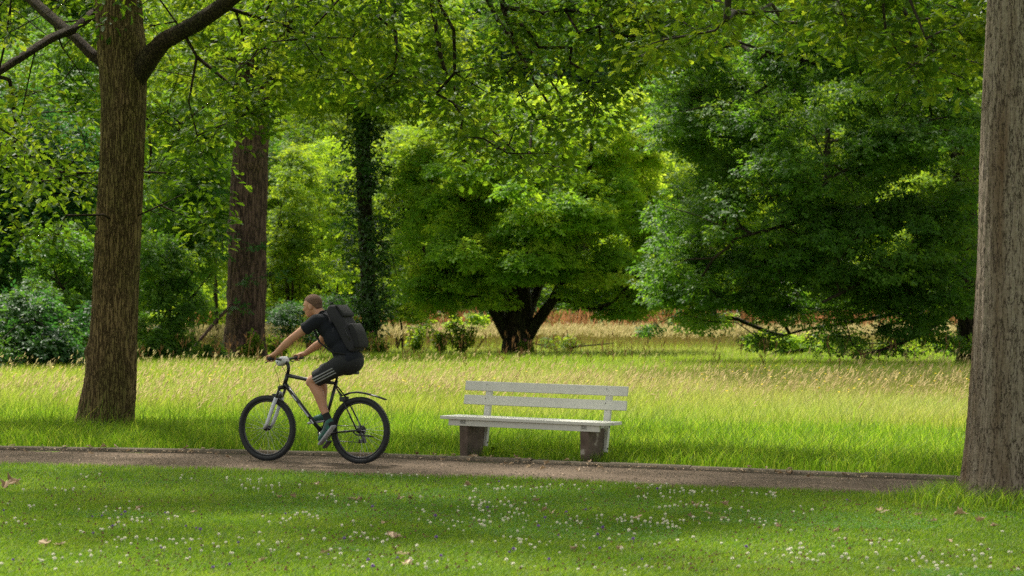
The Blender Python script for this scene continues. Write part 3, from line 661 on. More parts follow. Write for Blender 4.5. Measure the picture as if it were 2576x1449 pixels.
for (cx, cy, rx, ry, dy, rd, n) in [(1490, 340, 140, 95, 0, 4, 46), (1310, 340, 150, 100, 1, 4, 46), (1180, 430, 150, 110, 0, 4, 44), (1570, 450, 110, 110, 0, 3.5, 36), (1330, 500, 220, 110, -2, 4, 64), (1120, 590, 100, 110, 0, 3.5, 34),
                                  (1570, 620, 100, 100, 0, 3.5, 32), (1330, 655, 120, 50, -3, 2.5, 30), (1190, 650, 80, 70, -3, 2, 14), (1500, 690, 100, 60, -2, 2.5, 16), (1120, 760, 60, 25, -1, 1.5, 4), (1560, 760, 80, 25, -1, 1.5, 6), (1230, 720, 50, 30, -3, 1, 4), (1080, 700, 60, 50, -1, 1.5, 10), (1420, 560, 120, 80, -3.5, 2, 26), (1060, 480, 60, 90, 1, 2, 12), (1600, 720, 80, 45, -1, 2, 14), (1640, 540, 50, 90, 1, 2, 10), (1540, 250, 60, 30, 0, 2, 7), (1250, 240, 60, 30, 0, 2, 6), (1400, 230, 50, 30, 1, 2, 5), (1650, 400, 40, 40, 0, 1, 4)]:
    tE.append(ell(P(cx, cy, YE+dy), (rx*K, rd, ry*K), n, .62))
tE = np.concatenate(tE)
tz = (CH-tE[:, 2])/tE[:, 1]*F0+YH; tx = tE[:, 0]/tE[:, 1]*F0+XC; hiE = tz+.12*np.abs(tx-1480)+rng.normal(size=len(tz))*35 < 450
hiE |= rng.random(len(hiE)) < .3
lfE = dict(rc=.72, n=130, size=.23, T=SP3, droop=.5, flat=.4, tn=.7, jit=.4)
tree('spreading_maple', 'broad yellow green maple with a short vase shaped trunk, centre of the meadow', bE, trunkE, tE, None, None, M['bark_dark'], crowns=[(tE[hiE], lfE, M['maple_sunlit_top']), (tE[~hiE], lfE, M['maple_leaf'])],
     sides=40, per=.1, flare=(.5, .25, 5), fur=.03, nf=9, stems=stemsE, limbs=limbsE, step=.8, rt=.014, root_from=.7)

# --- dark oak on the right
YF = 66.0; K = YF/F0; bF = P(2440, 925, YF); bF[2] = -.02
trunkF = [rel(2445, 930, YF, bF, 34*K), rel(2440, 800, YF, bF, 32*K), rel(2432, 600, YF, bF, 30*K), rel(2425, 400, YF, bF, 28*K), rel(2415, 250, YF, bF, 24*K), rel(2400, 0, YF, bF, 18*K), rel(2400, -300, YF, bF, 9*K)]
def LF(pts, r0, r1, Yo=0.0):
    n = len(pts); return [rel(x, y, YF+Yo*i/(n-1), bF, (r0+(r1-r0)*i/(n-1))*K) for i, (x, y) in enumerate(pts)]
limbsF = [LF([(2430, 640), (2370, 690), (2300, 640), (2230, 660), (2150, 720), (2070, 760)], 12, 3, -5), LF([(2425, 480), (2380, 330), (2310, 310), (2240, 350), (2200, 410), (2120, 430)], 10, 3, -5),
          LF([(2420, 330), (2350, 230), (2280, 200), (2150, 180), (1960, 140), (1840, 100)], 12, 3, -3), LF([(2435, 560), (2360, 520), (2280, 540), (2170, 520), (2000, 560), (1850, 600)], 10, 3, -4),
          LF([(2440, 760), (2380, 800), (2300, 850), (2220, 880), (2150, 895)], 8, 2, -3), LF([(2440, 720), (2380, 760), (2200, 800), (2020, 830), (1950, 850)], 8, 2, 2)]
tF = []
for (cx, cy, rx, ry, dy, rd, n) in [(2250, 120, 260, 170, -1, 5, 95), (1950, 130, 230, 130, 0, 4, 80), (1850, 330, 150, 150, 0, 3, 55), (2080, 360, 230, 170, -3, 3.5, 90), (1700, 60, 70, 90, 1, 2, 14), (1690, 330, 60, 50, -1, 1.5, 8), (1660, 720, 50, 50, 1, 1.5, 8), (1780, 800, 70, 30, 1, 1.5, 8), (2330, 400, 150, 180, -3, 4, 70), (1960, 560, 210, 130, -2, 3, 75),
                                  (2200, 620, 220, 140, -3, 3.5, 95), (1830, 700, 110, 90, 0, 2.5, 30), (2060, 740, 200, 70, -1, 3, 50), (2350, 730, 130, 100, -2, 3, 44), (2250, 850, 160, 35, -2, 2, 12), (2380, 870, 90, 35, -1, 2, 10), (2080, 850, 100, 22, 0, 1.5, 5), (1960, 845, 60, 20, 0, 1.5, 3), (1730, 620, 80, 130, 1, 2, 26), (1720, 200, 90, 130, 2, 2, 30), (1760, 450, 70, 100, 1, 2, 16)]:
    tF.append(ell(P(cx, cy, YF+dy), (rx*K, rd, ry*K), n, .5))
tF.append(np.array([P(x, y, YF+rng.uniform(-3, 3)) for x, y in zip(rng.uniform(1630, 1800, 26), rng.uniform(80, 840, 26))]))
tF = np.concatenate(tF+[ell((12, 66, 12), (8, 8, 5), 160, .5), ell((18, 66, 7), (5, 6, 5), 90, .5), ell((9, 60, 15.2), (8.5, 8, 4.2), 120, .4), ell((4.2, 54, 14.0), (6.5, 9, 3.2), 330, .3)]); tF = tF[tF[:, 2] > .55]  # last two ellipsoids: unseen upper crown added to shade the right meadow
tree('dark_spreading_oak', 'large dark green oak on the right whose low boughs sweep the meadow', bF, trunkF, tF, dict(rc=.62, n=95, size=.185, T=SP3, droop=.4, flat=.42, tn=.8, jit=.4), M['dark_leaf'], M['bark_dark'],
     sides=32, per=.12, flare=(.5, .3, 4), limbs=limbsF, step=.7, rt=.009, root_from=.2, maxr=.14)

# --- thicket on the left: shrubs and understorey trees
def blob_tips(spec, Y0, Kk):
    return np.concatenate([ell(P(cx, cy, Y0+dy), (rx*Kk, rd, ry*Kk), n, .5) for (cx, cy, rx, ry, dy, rd, n) in spec])
def bush(name, label, x, y, Y, spec, lf, mat, bark=None, cat='shrub', stems=4, group=None, ytop=None, **kw):
    Kk = Y/F0; b = P(x, y, Y); b[2] = -.02; tips = blob_tips(spec, Y, Kk); tips = tips[tips[:, 2] > .12]
    hmax = tips[:, 2].max()*.7; cx = tips[:, 0].mean()-b[0]
    st = [[(rng.normal()*.12, rng.normal()*.12, 0, .05), (cx*.4+rng.normal()*.3, rng.normal()*.3, hmax*.5, .04), (cx*.8+rng.normal()*.8, rng.normal()*.6, hmax, .015)] for _ in range(stems)]
    return tree(name, label, b, st[0], tips, lf, mat, bark or M['bark_dark'], cat=cat, group=group, stems=st[1:], sides=8, per=.3, step=.6, rt=.007, root_from=.1, maxr=.05, **kw)
lfb = dict(rc=.46, n=90, size=.16, T=SP3, droop=.9, flat=.28, tn=.8, jit=.3)
bush('maple_shrub', 'blue green shrub with drooping tiers at the far left of the thicket', 60, 955, 55, [(40, 780, 110, 50, 0, 1.5, 20), (80, 850, 130, 55, -1, 1.8, 30), (20, 900, 110, 40, -1, 1.5, 24), (150, 900, 60, 30, -1, 1, 10), (70, 800, 190, 110, 0, 2, 26)], lfb, M['blue_leaf'])
bush('maple_shrub', 'blue green shrub tucked against the left side of the near trunk', 195, 945, 60, [(170, 640, 90, 70, 0, 1.5, 24), (170, 730, 80, 60, 0, 1.5, 22), (180, 830, 70, 60, -.5, 1.4, 22), (150, 900, 80, 30, -1, 1.2, 14), (150, 700, 130, 170, 0, 2, 26)], lfb, M['dark_leaf'])
bush('hazel_shrub', 'leafy dark shrub showing just right of the near trunk', 400, 925, 72, [(400, 640, 80, 60, 0, 1.6, 26), (440, 740, 80, 50, 0, 1.5, 24), (400, 830, 80, 50, -.5, 1.5, 26), (480, 880, 80, 25, -1, 1.2, 16), (370, 890, 50, 25, -1, 1, 8)], dict(lfb, size=.17), M['dark_leaf'])
for i, (x, y, Y, sp, m_, lb) in enumerate([
    (-40, 935, 66, [(20, 330, 150, 130, 0, 3, 60), (60, 520, 130, 120, 0, 3, 56), (-40, 650, 130, 100, 0, 3, 40), (180, 430, 80, 140, 1, 2.5, 40)], 'blue_leaf', 'tall shady tree filling the far left behind the shrubs'),
    (130, 925, 74, [(150, 200, 160, 140, 0, 3, 50), (170, 560, 90, 100, 0, 2.5, 34), (100, 700, 110, 70, 1, 2, 30)], 'dark_leaf', 'dark tree with a thin stem between the left shrubs'),
    (480, 905, 92, [(450, 340, 120, 140, 0, 3.5, 60), (480, 520, 120, 110, 0, 3, 56), (440, 660, 100, 80, 0, 3, 34), (520, 430, 60, 120, 0, 3, 30)], 'dark_leaf', 'slim two stemmed tree between the near oak and the massive trunk'),
    (555, 900, 98, [(540, 300, 60, 120, 0, 3, 30), (560, 620, 60, 60, 1, 2, 12)], 'mid_leaf', 'thin straight sapling directly left of the massive trunk')]):
    bush('woodland_tree', lb, x, y, Y, sp, dict(rc=.8, n=130, size=.2, T=SP3, droop=.4, flat=.42, tn=.8, jit=.3), M[m_], cat='tree', stems=2)
# lit saplings right of the massive trunk
lfs = dict(rc=.75, n=95, size=.2, T=SP3, droop=.35, flat=.35, tn=.6, jit=.3)
bush('maple_sapling', 'pale green maple sapling group with thin stems right of the massive trunk', 730, 880, 100, [(740, 480, 70, 110, 0, 2, 26), (700, 600, 60, 90, 0, 2, 20), (770, 640, 80, 80, 0, 2, 24), (720, 760, 80, 60, 0, 2, 22)], lfs, M['mid_leaf'], cat='tree', stems=6)
bush('maple_sapling', 'bright lime sapling behind the rider in front of the sunny gap', 830, 880, 108, [(820, 420, 80, 90, 0, 2, 26), (850, 620, 80, 110, 0, 2, 30), (800, 800, 90, 60, -1, 2, 26)], lfs, M['lime_leaf'], cat='tree', stems=4)
bush('elder_shrub', 'soft green shrub with arching twigs between rider and ivy trunk', 780, 890, 88, [(760, 800, 90, 50, 0, 1.5, 24), (850, 780, 50, 60, 0, 1.2, 14), (830, 850, 80, 30, -1, 1, 12)], dict(lfs, size=.15, rc=.55), M['blue_leaf'], stems=5)
bush('lime_shrub', 'sunlit lime green shrub seen between near trunk and massive trunk', 520, 900, 104, [(500, 740, 90, 60, 0, 2, 30), (540, 830, 70, 50, 0, 2, 22), (450, 800, 80, 60, 0, 2, 18), (540, 660, 40, 50, 0, 2, 8)], lfs, M['lime_leaf'], stems=5)
bush('leafy_sapling', 'small bright sapling leaning on the left of the maple trunk', 1180, 870, 95, [(1175, 820, 42, 38, 0, .8, 12), (1200, 795, 20, 15, 0, .5, 3)], dict(rc=.35, n=60, size=.2, T=SP3, droop=.3, flat=.5), M['lime_leaf'], stems=3)
bush('leafy_sapling', 'loose yellow green sapling beside the ivy trunk over the meadow', 1000, 870, 92, [(1010, 770, 60, 30, 0, 1, 12), (990, 720, 40, 40, 0, 1, 8), (1040, 800, 30, 30, 0, 1, 5)], dict(rc=.5, n=50, size=.2, T=SP3, droop=.3, flat=.3), M['mid_leaf'], stems=3)
bush('leafy_sapling', 'knee high leafy sapling right of the maple trunk', 1410, 885, 90, [(1410, 862, 45, 18, 0, .6, 10)], dict(rc=.28, n=40, size=.16, T=SP3, droop=.2, flat=.6), M['mid_leaf'], stems=3)
bush('bramble_bush', 'low shrub at the end of the drooping oak boughs', 1920, 880, 80, [(1940, 855, 60, 22, 0, 1, 12), (2040, 865, 60, 18, 0, 1, 9), (2330, 870, 100, 25, 0, 1, 12)], dict(rc=.4, n=60, size=.16, T=SP3, droop=.3, flat=.5), M['lime_leaf'], stems=3)

bush('woodland_tree', 'soft mid green tree closing the gap between ivy trunk and maple', 1030, 880, 112, [(1030, 420, 90, 130, 0, 2.5, 40), (1030, 640, 80, 120, 0, 2.5, 34)], lfs, M['mid_leaf'], cat='tree', stems=3)
bush('woodland_tree', 'green tree right behind the maple beside the dark oak', 1730, 870, 114, [(1730, 480, 110, 130, 0, 2.5, 44), (1720, 700, 100, 90, 0, 2.5, 34)], lfs, M['mid_leaf'], cat='tree', stems=3)
bush('woodland_tree', 'tall dark tree filling the view above and behind the left side of the dark oak', 1800, 875, 104, [(1760, 60, 190, 130, 0, 3, 60), (1800, 260, 150, 130, 0, 3, 46)], dict(rc=.9, n=120, size=.22, T=SP3, droop=.4, flat=.42, tn=.8, jit=.3), M['dark_leaf'], cat='tree', stems=2)
bush('woodland_tree', 'tall mid green tree above the maple reaching out of the picture', 1500, 875, 128, [(1420, 40, 220, 130, 0, 3, 60), (1620, 120, 120, 130, 0, 3, 36), (1200, 60, 150, 120, 0, 3, 40)], dict(rc=1.1, n=120, size=.26, T=SP3, droop=.4, flat=.42, tn=.8, jit=.3), M['dark_leaf'], cat='tree', stems=3)
# balsam plants with pink flowers
def balsam(x, y, Y, h, label):
    b = P(x, y, Y); b[2] = 0
    e = empty('balsam_plant', b, label, 'plant', 'flowering balsam plants in the meadow')
    ns = 6; p0, p1 = [], []; tp = []
    for i in range(ns):
        a = rng.random()*6.28; t = np.array([math.cos(a)*h*.5*rng.random(), math.sin(a)*h*.5, h*(.55+.5*rng.random())]); p0.append((0, 0, 0)); p1.append(t)
        tp += [t*u for u in np.linspace(.3, 1, 6)]
    V, Fc = tubes(np.array(p0, float), np.array(p1), np.full(ns, .014), np.full(ns, .007), 4); mesh_np('stem', V, Fc, None, M['twig'], e)
    V, Fc, r = leaf_cloud(np.array(tp)+b, .14, 16, .15, RH, b, droop=.3, flat=.5); mesh_np('leaves', V, Fc, r, M['mid_leaf'], e)
    fl = np.array(p1)+b+np.array([0, 0, .05]); V, Fc, r = leaf_cloud(fl, .06, 7, .05, RH, b, droop=.1, flat=1, jit=1); mesh_np('blossoms', V, Fc, r, M['pink'], e)['kind'] = 'stuff'
for x, y, Y, h, lb in [(592, 905, 76, 1.0, 'tallest pale balsam at the foot of the massive trunk'), (638, 905, 75, .9, 'pink flowering balsam just right of the massive trunk foot'), (700, 900, 77, .7, 'balsam half hidden behind the rider'),
                       (1045, 880, 88, 1.0, 'balsam in the grass between ivy trunk and maple, left one'), (1110, 880, 87, 1.1, 'balsam in front of the bright sapling by the maple'), (1165, 885, 85, 1.2, 'balsam nearest the maple trunk on its left'),
                       (1320, 890, 84, .5, 'short pink balsam right before the maple trunk'), (950, 895, 84, .8, 'pink balsam at the foot of the ivy trunk')]:
    balsam(x, y, Y, h, lb)

# --- background wood: prototypes then copies
protos = {}
def proto(kind, mat, h, r, ntip, leafn, size, droop=.35, flat=.4, conif=False, low=.12):
    b = np.array([0., 0., 0.])
    if conif:
        z = rng.uniform(.08, 1, ntip)**1.0*h; rr = r*(1-z/h)*np.sqrt(rng.random(ntip))+.2; a = rng.random(ntip)*6.28
        tips = np.stack([np.cos(a)*rr, np.sin(a)*rr, z], 1)
    else:
        tips = np.concatenate([ell((0, 0, h*.58), (r, r, h*.42), ntip*2//3, .6)]+[ell((math.cos(q)*r*.6, math.sin(q)*r*.6, h*(low+.16+.12*rng.random())), (r*.5, r*.5, h*.14), ntip//15, .3) for q in np.linspace(0, 6.28, 6)[:5]])
    tips = tips[tips[:, 2] > .4]
    return lambda name, label, loc, rz, s, g: (tree(name, label, b, [(0, 0, 0, h*.022), (h*.01, 0, h*.3, h*.018), (0, h*.01, h*.6, h*.012), (0, 0, h*.95, .03)], tips,
        dict(rc=r*.2+.25, n=leafn, size=size, T=SP4, droop=droop, flat=flat, tn=.8, jit=.3), M[mat], M['bark_dark'], group=g, sides=12, per=.8, step=1.6, rt=.02, maxr=.2))
PK = {'broad': proto('broad', 'mid_leaf', 17, 6.0, 240, 150, .27), 'dark': proto('dark', 'dark_leaf', 19, 6.0, 260, 150, .27), 'lime': proto('lime', 'lime_leaf', 11, 4.5, 190, 130, .25),
      'conifer': proto('conifer', 'conifer', 23, 6.2, 480, 90, .3, droop=.5, flat=.25, conif=True)}
made = {}
def bgtree(kind, name, label, x, Y, s, rz):
    loc = ((x-XC)/F0*Y, Y, -.05); g = 'trees of the far wood'
    if kind not in made:
        e = PK[kind](name, label, loc, rz, s, g); made[kind] = e
        e.location = loc; e.rotation_euler = (0, 0, rz); e.scale = (s, s, s)
    else:
        e = copy_thing(made[kind], loc, rz, (s, s, s), label, g); e.name = name
    return e
for kind, name, label, x, Y, s in [
    ('lime', 'far_sunlit_tree', 'sunlit far tree in the gap right of the massive trunk', 770, 128, .95),
    ('dark', 'far_dark_tree', 'dark far tree just left of the massive trunk', 500, 126, .8),
    ('lime', 'far_sunlit_tree', 'sunlit far tree right of the maple crown, before the dark oak', 1740, 128, 1.05),
    ('lime', 'far_sunlit_tree', 'sunlit far tree behind the left half of the maple', 1080, 130, 1.1),
    ('lime', 'far_sunlit_tree', 'sunlit far tree behind the low boughs at the right edge', 2330, 125, .8),
    ('dark', 'far_dark_tree', 'dark far tree glimpsed through the leaves at far left', 120, 118, .85),
    ('broad', 'far_broadleaf_tree', 'mid green far tree above the rider', 880, 142, 1.0),
    ('broad', 'far_broadleaf_tree', 'mid green far tree behind the near trunk', 330, 130, 1.0),
    ('broad', 'far_broadleaf_tree', 'mid green far tree at the far left edge', -60, 128, 1.0),
    ('broad', 'far_broadleaf_tree', 'mid green far tree behind the right shoulder of the maple', 1640, 145, .95),
    ('broad', 'far_broadleaf_tree', 'mid green far tree behind the middle of the dark oak', 2080, 140, 1.0),
    ('broad', 'far_broadleaf_tree', 'mid green far tree behind the right trunk', 2520, 138, 1.05),
    ('dark', 'far_dark_tree', 'dark far tree closing the gap left of the ivy trunk', 660, 155, 1.0),
    ('dark', 'far_dark_tree', 'dark far tree behind the maple, low centre', 1240, 150, .78),
    ('dark', 'far_dark_tree', 'dark far tree behind the dark oak, left side', 1880, 158, 1.0),
    ('dark', 'far_dark_tree', 'dark far tree behind the dark oak, right side', 2300, 158, 1.05),
    ('dark', 'far_dark_tree', 'dark far tree in the left corner of the wood', 150, 150, 1.05),
    ('dark', 'far_dark_tree', 'dark far tree beyond the right edge of the view', 2720, 150, 1.1),
    ('conifer', 'far_conifer', 'blue green conifer above the maple, left one', 1290, 172, 1.0),
    ('conifer', 'far_conifer', 'blue green conifer above the maple, middle one', 1460, 165, 1.1),
    ('conifer', 'far_conifer', 'blue green conifer above the maple, right one', 1610, 175, 1.15),
    ('conifer', 'far_conifer', 'blue green conifer beyond the far trees on the left', 420, 170, 1.1),
    ('conifer', 'far_conifer', 'blue green conifer beyond the ivy trunk', 1010, 175, 1.15),
    ('conifer', 'far_conifer', 'blue green conifer beyond the dark oak', 2150, 178, 1.15)]:
    bgtree(kind, name, label, x, Y, s, rng.random()*6.28)
# rear rows closing the wood: one continuous mass nobody could count
tt = []
for row, (Yr, hz) in enumerate([(184, 34), (194, 40), (206, 46)]):
    for x in np.arange(-66, 67, 6.5):
        c = (x+rng.normal()*1.5+(3.5 if row else 0), Yr+rng.normal()*2, hz*.5); tt.append(ell(c, (6, 4, hz*.5), 95, .5))
tt = np.concatenate(tt); tt = tt[tt[:, 2] > .4]
V, Fc, r = leaf_cloud(tt, 2.0, 55, .75, SP4, (0, 0, 0), droop=.3, flat=.5)
tag(mesh_np('far_wood', V, Fc, r, M['dark_leaf']), 'dense far off wood closing the view behind the park trees', 'wood', kind='stuff')
# hedge undergrowth under the far trees
xx = rng.uniform(-40, 44, 700); tt = np.stack([xx, 133+rng.random(700)*12+np.abs(wav(xx, 0, .3))*4, .3+rng.random(700)*(3.2+1.5*wav(xx, 3, .35))], 1)
V, Fc, r = leaf_cloud(tt, .9, 80, .22, SP3, (0, 0, 0), droop=.3, flat=.5)
tag(mesh_np('undergrowth', V, Fc, r, M['dark_leaf']), 'dark undergrowth along the foot of the far wood', 'undergrowth', kind='stuff')
#@@PART3@@
# ------------------------------------------------------------------ modelled things
def bm_obj(name, bm, mat, parent=None, smooth=False, bevel=0.0, seg=2, mods=()):
    me = bpy.data.meshes.new(name); bmesh.ops.recalc_face_normals(bm, faces=bm.faces); bm.to_mesh(me); bm.free()
    if mat: me.materials.append(mat)
    for p in me.polygons: p.use_smooth = smooth
    o = bpy.data.objects.new(name, me); COL.objects.link(o)
    if parent: o.parent = parent
    if bevel:
        b = o.modifiers.new('bevel', 'BEVEL'); b.width = bevel; b.segments = seg; b.limit_method = 'ANGLE'
    return o
def box(bm, c, s, rot=None):
    m = Matrix.Translation(c) @ (rot.to_4x4() if rot else Matrix()) @ Matrix.Diagonal((*s, 1))
    bmesh.ops.create_cube(bm, size=1, matrix=m)
def ball(bm, c, r, rot=None, sub=3):
    if not hasattr(r, '__len__'): r = (r, r, r)
    m = Matrix.Translation(c) @ (rot.to_4x4() if rot else Matrix()) @ Matrix.Diagonal((*r, 1))
    bmesh.ops.create_icosphere(bm, subdivisions=sub, radius=1, matrix=m)
def cone(bm, a, b, r0, r1, seg=16):
    a, b = Vector(a), Vector(b); d = b-a
    m = Matrix.Translation((a+b)/2) @ d.to_track_quat('Z', 'Y').to_matrix().to_4x4()
    bmesh.ops.create_cone(bm, cap_ends=True, segments=seg, radius1=r0, radius2=r1, depth=d.length, matrix=m)
def limb(bm, pts, rs, seg=16):
    for i in range(len(pts)-1):
        cone(bm, pts[i], pts[i+1], rs[i], rs[i+1], seg)
    for p, r in zip(pts, rs): ball(bm, p, r, sub=2)
def tube(bm, pts, r, seg=10, closed=False, flat=1.0, upv=None):
    pts = [Vector(p) for p in pts]; n = len(pts); rings = []
    rr = r if hasattr(r, '__len__') else [r]*n
    prev = None
    for i, p in enumerate(pts):
        if closed: t = pts[(i+1) % n]-pts[i-1]
        else: t = pts[min(i+1, n-1)]-pts[max(i-1, 0)]
        t.normalize()
        ref = Vector(upv) if upv else (prev if prev is not None else (Vector((0, 1, 0)) if abs(t.y) < .9 else Vector((1, 0, 0))))
        a = (ref-t*ref.dot(t)).normalized(); prev = a; b = t.cross(a)
        rings.append([bm.verts.new(p+a*math.cos(q)*rr[i]+b*math.sin(q)*rr[i]*flat) for q in [2*PI*k/seg for k in range(seg)]])
    m = n if closed else n-1
    for i in range(m):
        A, B = rings[i], rings[(i+1) % n]
        for k in range(seg): bm.faces.new((A[k], A[(k+1) % seg], B[(k+1) % seg], B[k]))
    if not closed:
        bm.faces.new(rings[0][::-1]); bm.faces.new(rings[-1])
def prism(bm, poly, y0, y1):
    """poly in (u,z); extruded along y"""
    a = [bm.verts.new((u, y0, z)) for u, z in poly]; b = [bm.verts.new((u, y1, z)) for u, z in poly]
    bm.faces.new(a); bm.faces.new(b[::-1]); n = len(poly)
    for i in range(n): bm.faces.new((a[i], a[(i+1) % n], b[(i+1) % n], b[i]))
NB = bmesh.new
def remesh(o, vs, sm=4, fac=.5):
    r = o.modifiers.new('remesh', 'REMESH'); r.mode = 'VOXEL'; r.voxel_size = vs; r.use_smooth_shade = True
    s = o.modifiers.new('smooth', 'SMOOTH'); s.factor = fac; s.iterations = sm
    return o

# ---- bench: local x along the bench (towards near right), y away, z up
TB = math.radians(29)
bl = P(1180, 1153, 25.85); brr = P(1483, 1163, 25.1)
bc = (bl+brr)/2-np.array([.045, 0, 0]); bench = empty('park_bench', (bc[0], bc[1], 0), 'white painted wooden park bench on two brown concrete feet beside the path', 'bench', rz=-TB)
bench.rotation_euler = (0, math.radians(1.0), -TB)
LX = .735
for sx in (-1, 1):
    b = NB(); x = sx*LX
    prof = [(-.01, -.12), (-.04, .352), (.345, .352), (.30, -.12)]
    vs = [[b.verts.new((x+q*.052, y, z)) for y, z in prof] for q in (-1, 1)]
    b.faces.new(vs[0]); b.faces.new(vs[1][::-1])
    for i in range(4): b.faces.new((vs[0][i], vs[0][(i+1) % 4], vs[1][(i+1) % 4], vs[1][i]))
    leg = bm_obj('leg', b, M['concrete'], bench, bevel=.008)
    b = NB(); box(b, (x+(.0), .16, .378), (.075, .42, .048)); bm_obj('bearer', b, M['white_paint'], bench, bevel=.003)
    b = NB(); px_ = x+.05
    A = Vector((px_, .335, .10)); B = Vector((px_, .452, .775)); d = B-A
    box(b, (A+B)/2, (.07, .045, d.length), Matrix.Rotation(-math.atan2(d.y, d.z), 3, 'X'))
    post = bm_obj('back_post', b, M['white_paint'], bench, bevel=.003)
    for t in (.06, .40):
        b = NB(); q = A+d*t; cone(b, q+Vector((.033, 0, 0)), q+Vector((.041, 0, 0)), .012, .010, 10); bm_obj('bolt', b, M['screw'], post)
for (y0, y1, xo) in ((-.075, .105, -.03), (.113, .30, .03)):
    b = NB(); box(b, (xo*.3, (y0+y1)/2, .42), (2.0, y1-y0, .034)); bm_obj('seat_plank', b, M['white_paint'], bench, bevel=.004)
b = NB(); box(b, (0.0, -.035, .369), (1.83, .03, .066)); bm_obj('seat_apron', b, M['white_paint'], bench, bevel=.003)
for z, y in ((.60, .392), (.752, .418)):
    b = NB(); box(b, (.02, y, z), (1.99, .028, .104), Matrix.Rotation(-math.radians(10), 3, 'X')); bk = bm_obj('backrest_plank', b, M['white_paint'], bench, bevel=.005)
    for sx in (-1, 1):
        for dx, dz in ((.035, .02), (.065, -.02)):
            b = NB(); cone(b, (sx*LX+dx, y-.0155-dz*.17, z+dz), (sx*LX+dx, y-.0105-dz*.17, z+dz), .005, .005, 8); bm_obj('nail', b, M['screw'], bk)

xs_ = np.linspace(-1.35, 1.45, 40); o = sheet('worn_earth', xs_, yf(xs_)+.05, yf(xs_)+.05+.62*np.sqrt(np.clip(1-((xs_-.05)/1.42)**2, 0, 1))+.02*np.sin(xs_*11), .004, M['path']); tag(o, 'bare trodden earth round the feet of the bench', None, kind='structure')
# ---- bicycle; local x forward, y to the rider's left, z up, origin under the rear axle
TH = math.radians(26)
s0, n0_ = -12.07, 21.64
borg = (-1.575, 24.77, .004)
BR = math.pi-TH
bike = empty('bicycle', borg, 'black and white mountain bike rolling along the gravel path under the rider', 'bicycle', rz=BR)
WB, R = 1.11, .34
AX, FXx = (0, 0, R), (WB, 0, R)
def circ(c, r, n=64, y=0.0): return [(c[0]+r*math.cos(a), c[1]+y, c[2]+r*math.sin(a)) for a in [2*PI*i/n for i in range(n)]]
def wheel(c, front):
    w_ = bpy.data.objects.new('wheel', None); COL.objects.link(w_); w_.parent = bike; w_.location = c; w_.empty_display_size = .1
    b = NB(); tube(b, circ((0, 0, 0), R-.026), .026, 12, True)
    for i in range(110):
        a = 2*PI*i/110
        for y in (-.013, .013): box(b, (math.cos(a)*(R-.002), y, math.sin(a)*(R-.002)), (.006, .012, .012), Matrix.Rotation(-a, 3, 'Y'))
    bm_obj('tyre', b, M['rubber'], w_, True)
    b = NB(); tube(b, circ((0, 0, 0), R-.058), .011, 8, True, 1.0); bm_obj('rim', b, M['steel_dark'], w_, True)
    b = NB()
    for i in range(32):
        a = 2*PI*i/32; sd = 1 if i % 2 else -1; a2 = a+(.5 if (i//2) % 2 else -.5)
        cone(b, (math.cos(a2)*.022, sd*.03, math.sin(a2)*.022), (math.cos(a)*(R-.06), 0, math.sin(a)*(R-.06)), .0013, .0013, 4)
    bm_obj('spokes', b, M['alloy'], w_)
    b = NB(); cone(b, (0, -.05, 0), (0, .05, 0), .016, .016, 16); cone(b, (0, .026, 0), (0, .034, 0), .028, .028, 20); cone(b, (0, -.034, 0), (0, -.026, 0), .028, .028, 20)
    cone(b, (0, -.065, 0), (0, .065, 0), .006, .006, 8); bm_obj('hub', b, M['steel_dark'], w_, True)
wheel(AX, False); wheel(FXx, True)
BB = (.45, 0, .30); HT, HB = (.862, 0, .905), (.902, 0, .79); ST = (.29, 0, .815)
b = NB()
tube(b, [HT, HB], .022, 14)
tube(b, [(.868, 0, .89), (.60, 0, .845), ST], [.021, .019, .017], 12)
tube(b, [BB, (ST[0]-.012, 0, .845)], .017, 12)
tube(b, [(BB[0], -.036, BB[2]), (BB[0], .036, BB[2])], .024, 14)
for s in (-1, 1):
    tube(b, [(BB[0]-.02, s*.02, BB[2]), (.25, s*.045, .315), (.02, s*.062, R), (0, s*.062, R)], .010, 8)
    tube(b, [(ST[0], s*.012, ST[2]-.02), (.20, s*.045, .68), (.01, s*.062, R+.01)], .008, 8)
bm_obj('frame', b, M['black'], bike, True)
b = NB(); tube(b, [(.893, 0, .80), BB], [.024, .020], 14); dt = bm_obj('down_tube', b, M['black'], bike, True)
b = NB()
for u0, u1 in ((.22, .34), (.4, .66), (.72, .80)):
    p = Vector((.893, 0, .80)); q = Vector(BB); a = p.lerp(q, u0); c = p.lerp(q, u1)
    for s in (-1, 1): box(b, (a+c)/2+Vector((0, s*.0195, 0)), (.022, .010, (c-a).length), (c-a).to_track_quat('Z', 'Y').to_matrix())
bm_obj('white_decal', b, M['white_plastic'], dt, bevel=.002)
b = NB(); tube(b, [HB, (.912, 0, .765)], .018, 10); box(b, (.914, 0, .765), (.045, .15, .035), Matrix.Rotation(.33, 3, 'Y'))
for s in (-1, 1): tube(b, [(.915, s*.062, .78), (1.0, s*.062, .58)], .014, 10)
fk = bm_obj('fork', b, M['black'], bike, True)
b = NB()
for s in (-1, 1): tube(b, [(.965, s*.062, .66), (1.07, s*.062, .40), (1.11, s*.062, R)], [.020, .018, .013], 12)
tube(b, [(.966, -.062, .665), (.952, -.03, .705), (.950, 0, .712), (.952, .03, .705), (.966, .062, .665)], .012, 8)
bm_obj('fork_lower', b, M['white_plastic'], fk, True)
for s in (-1, 1):
    b = NB(); box(b, (.99, s*.045, .675), (.06, .025, .05)); bm_obj('front_brake', b, M['steel_dark'], bike, bevel=.004)
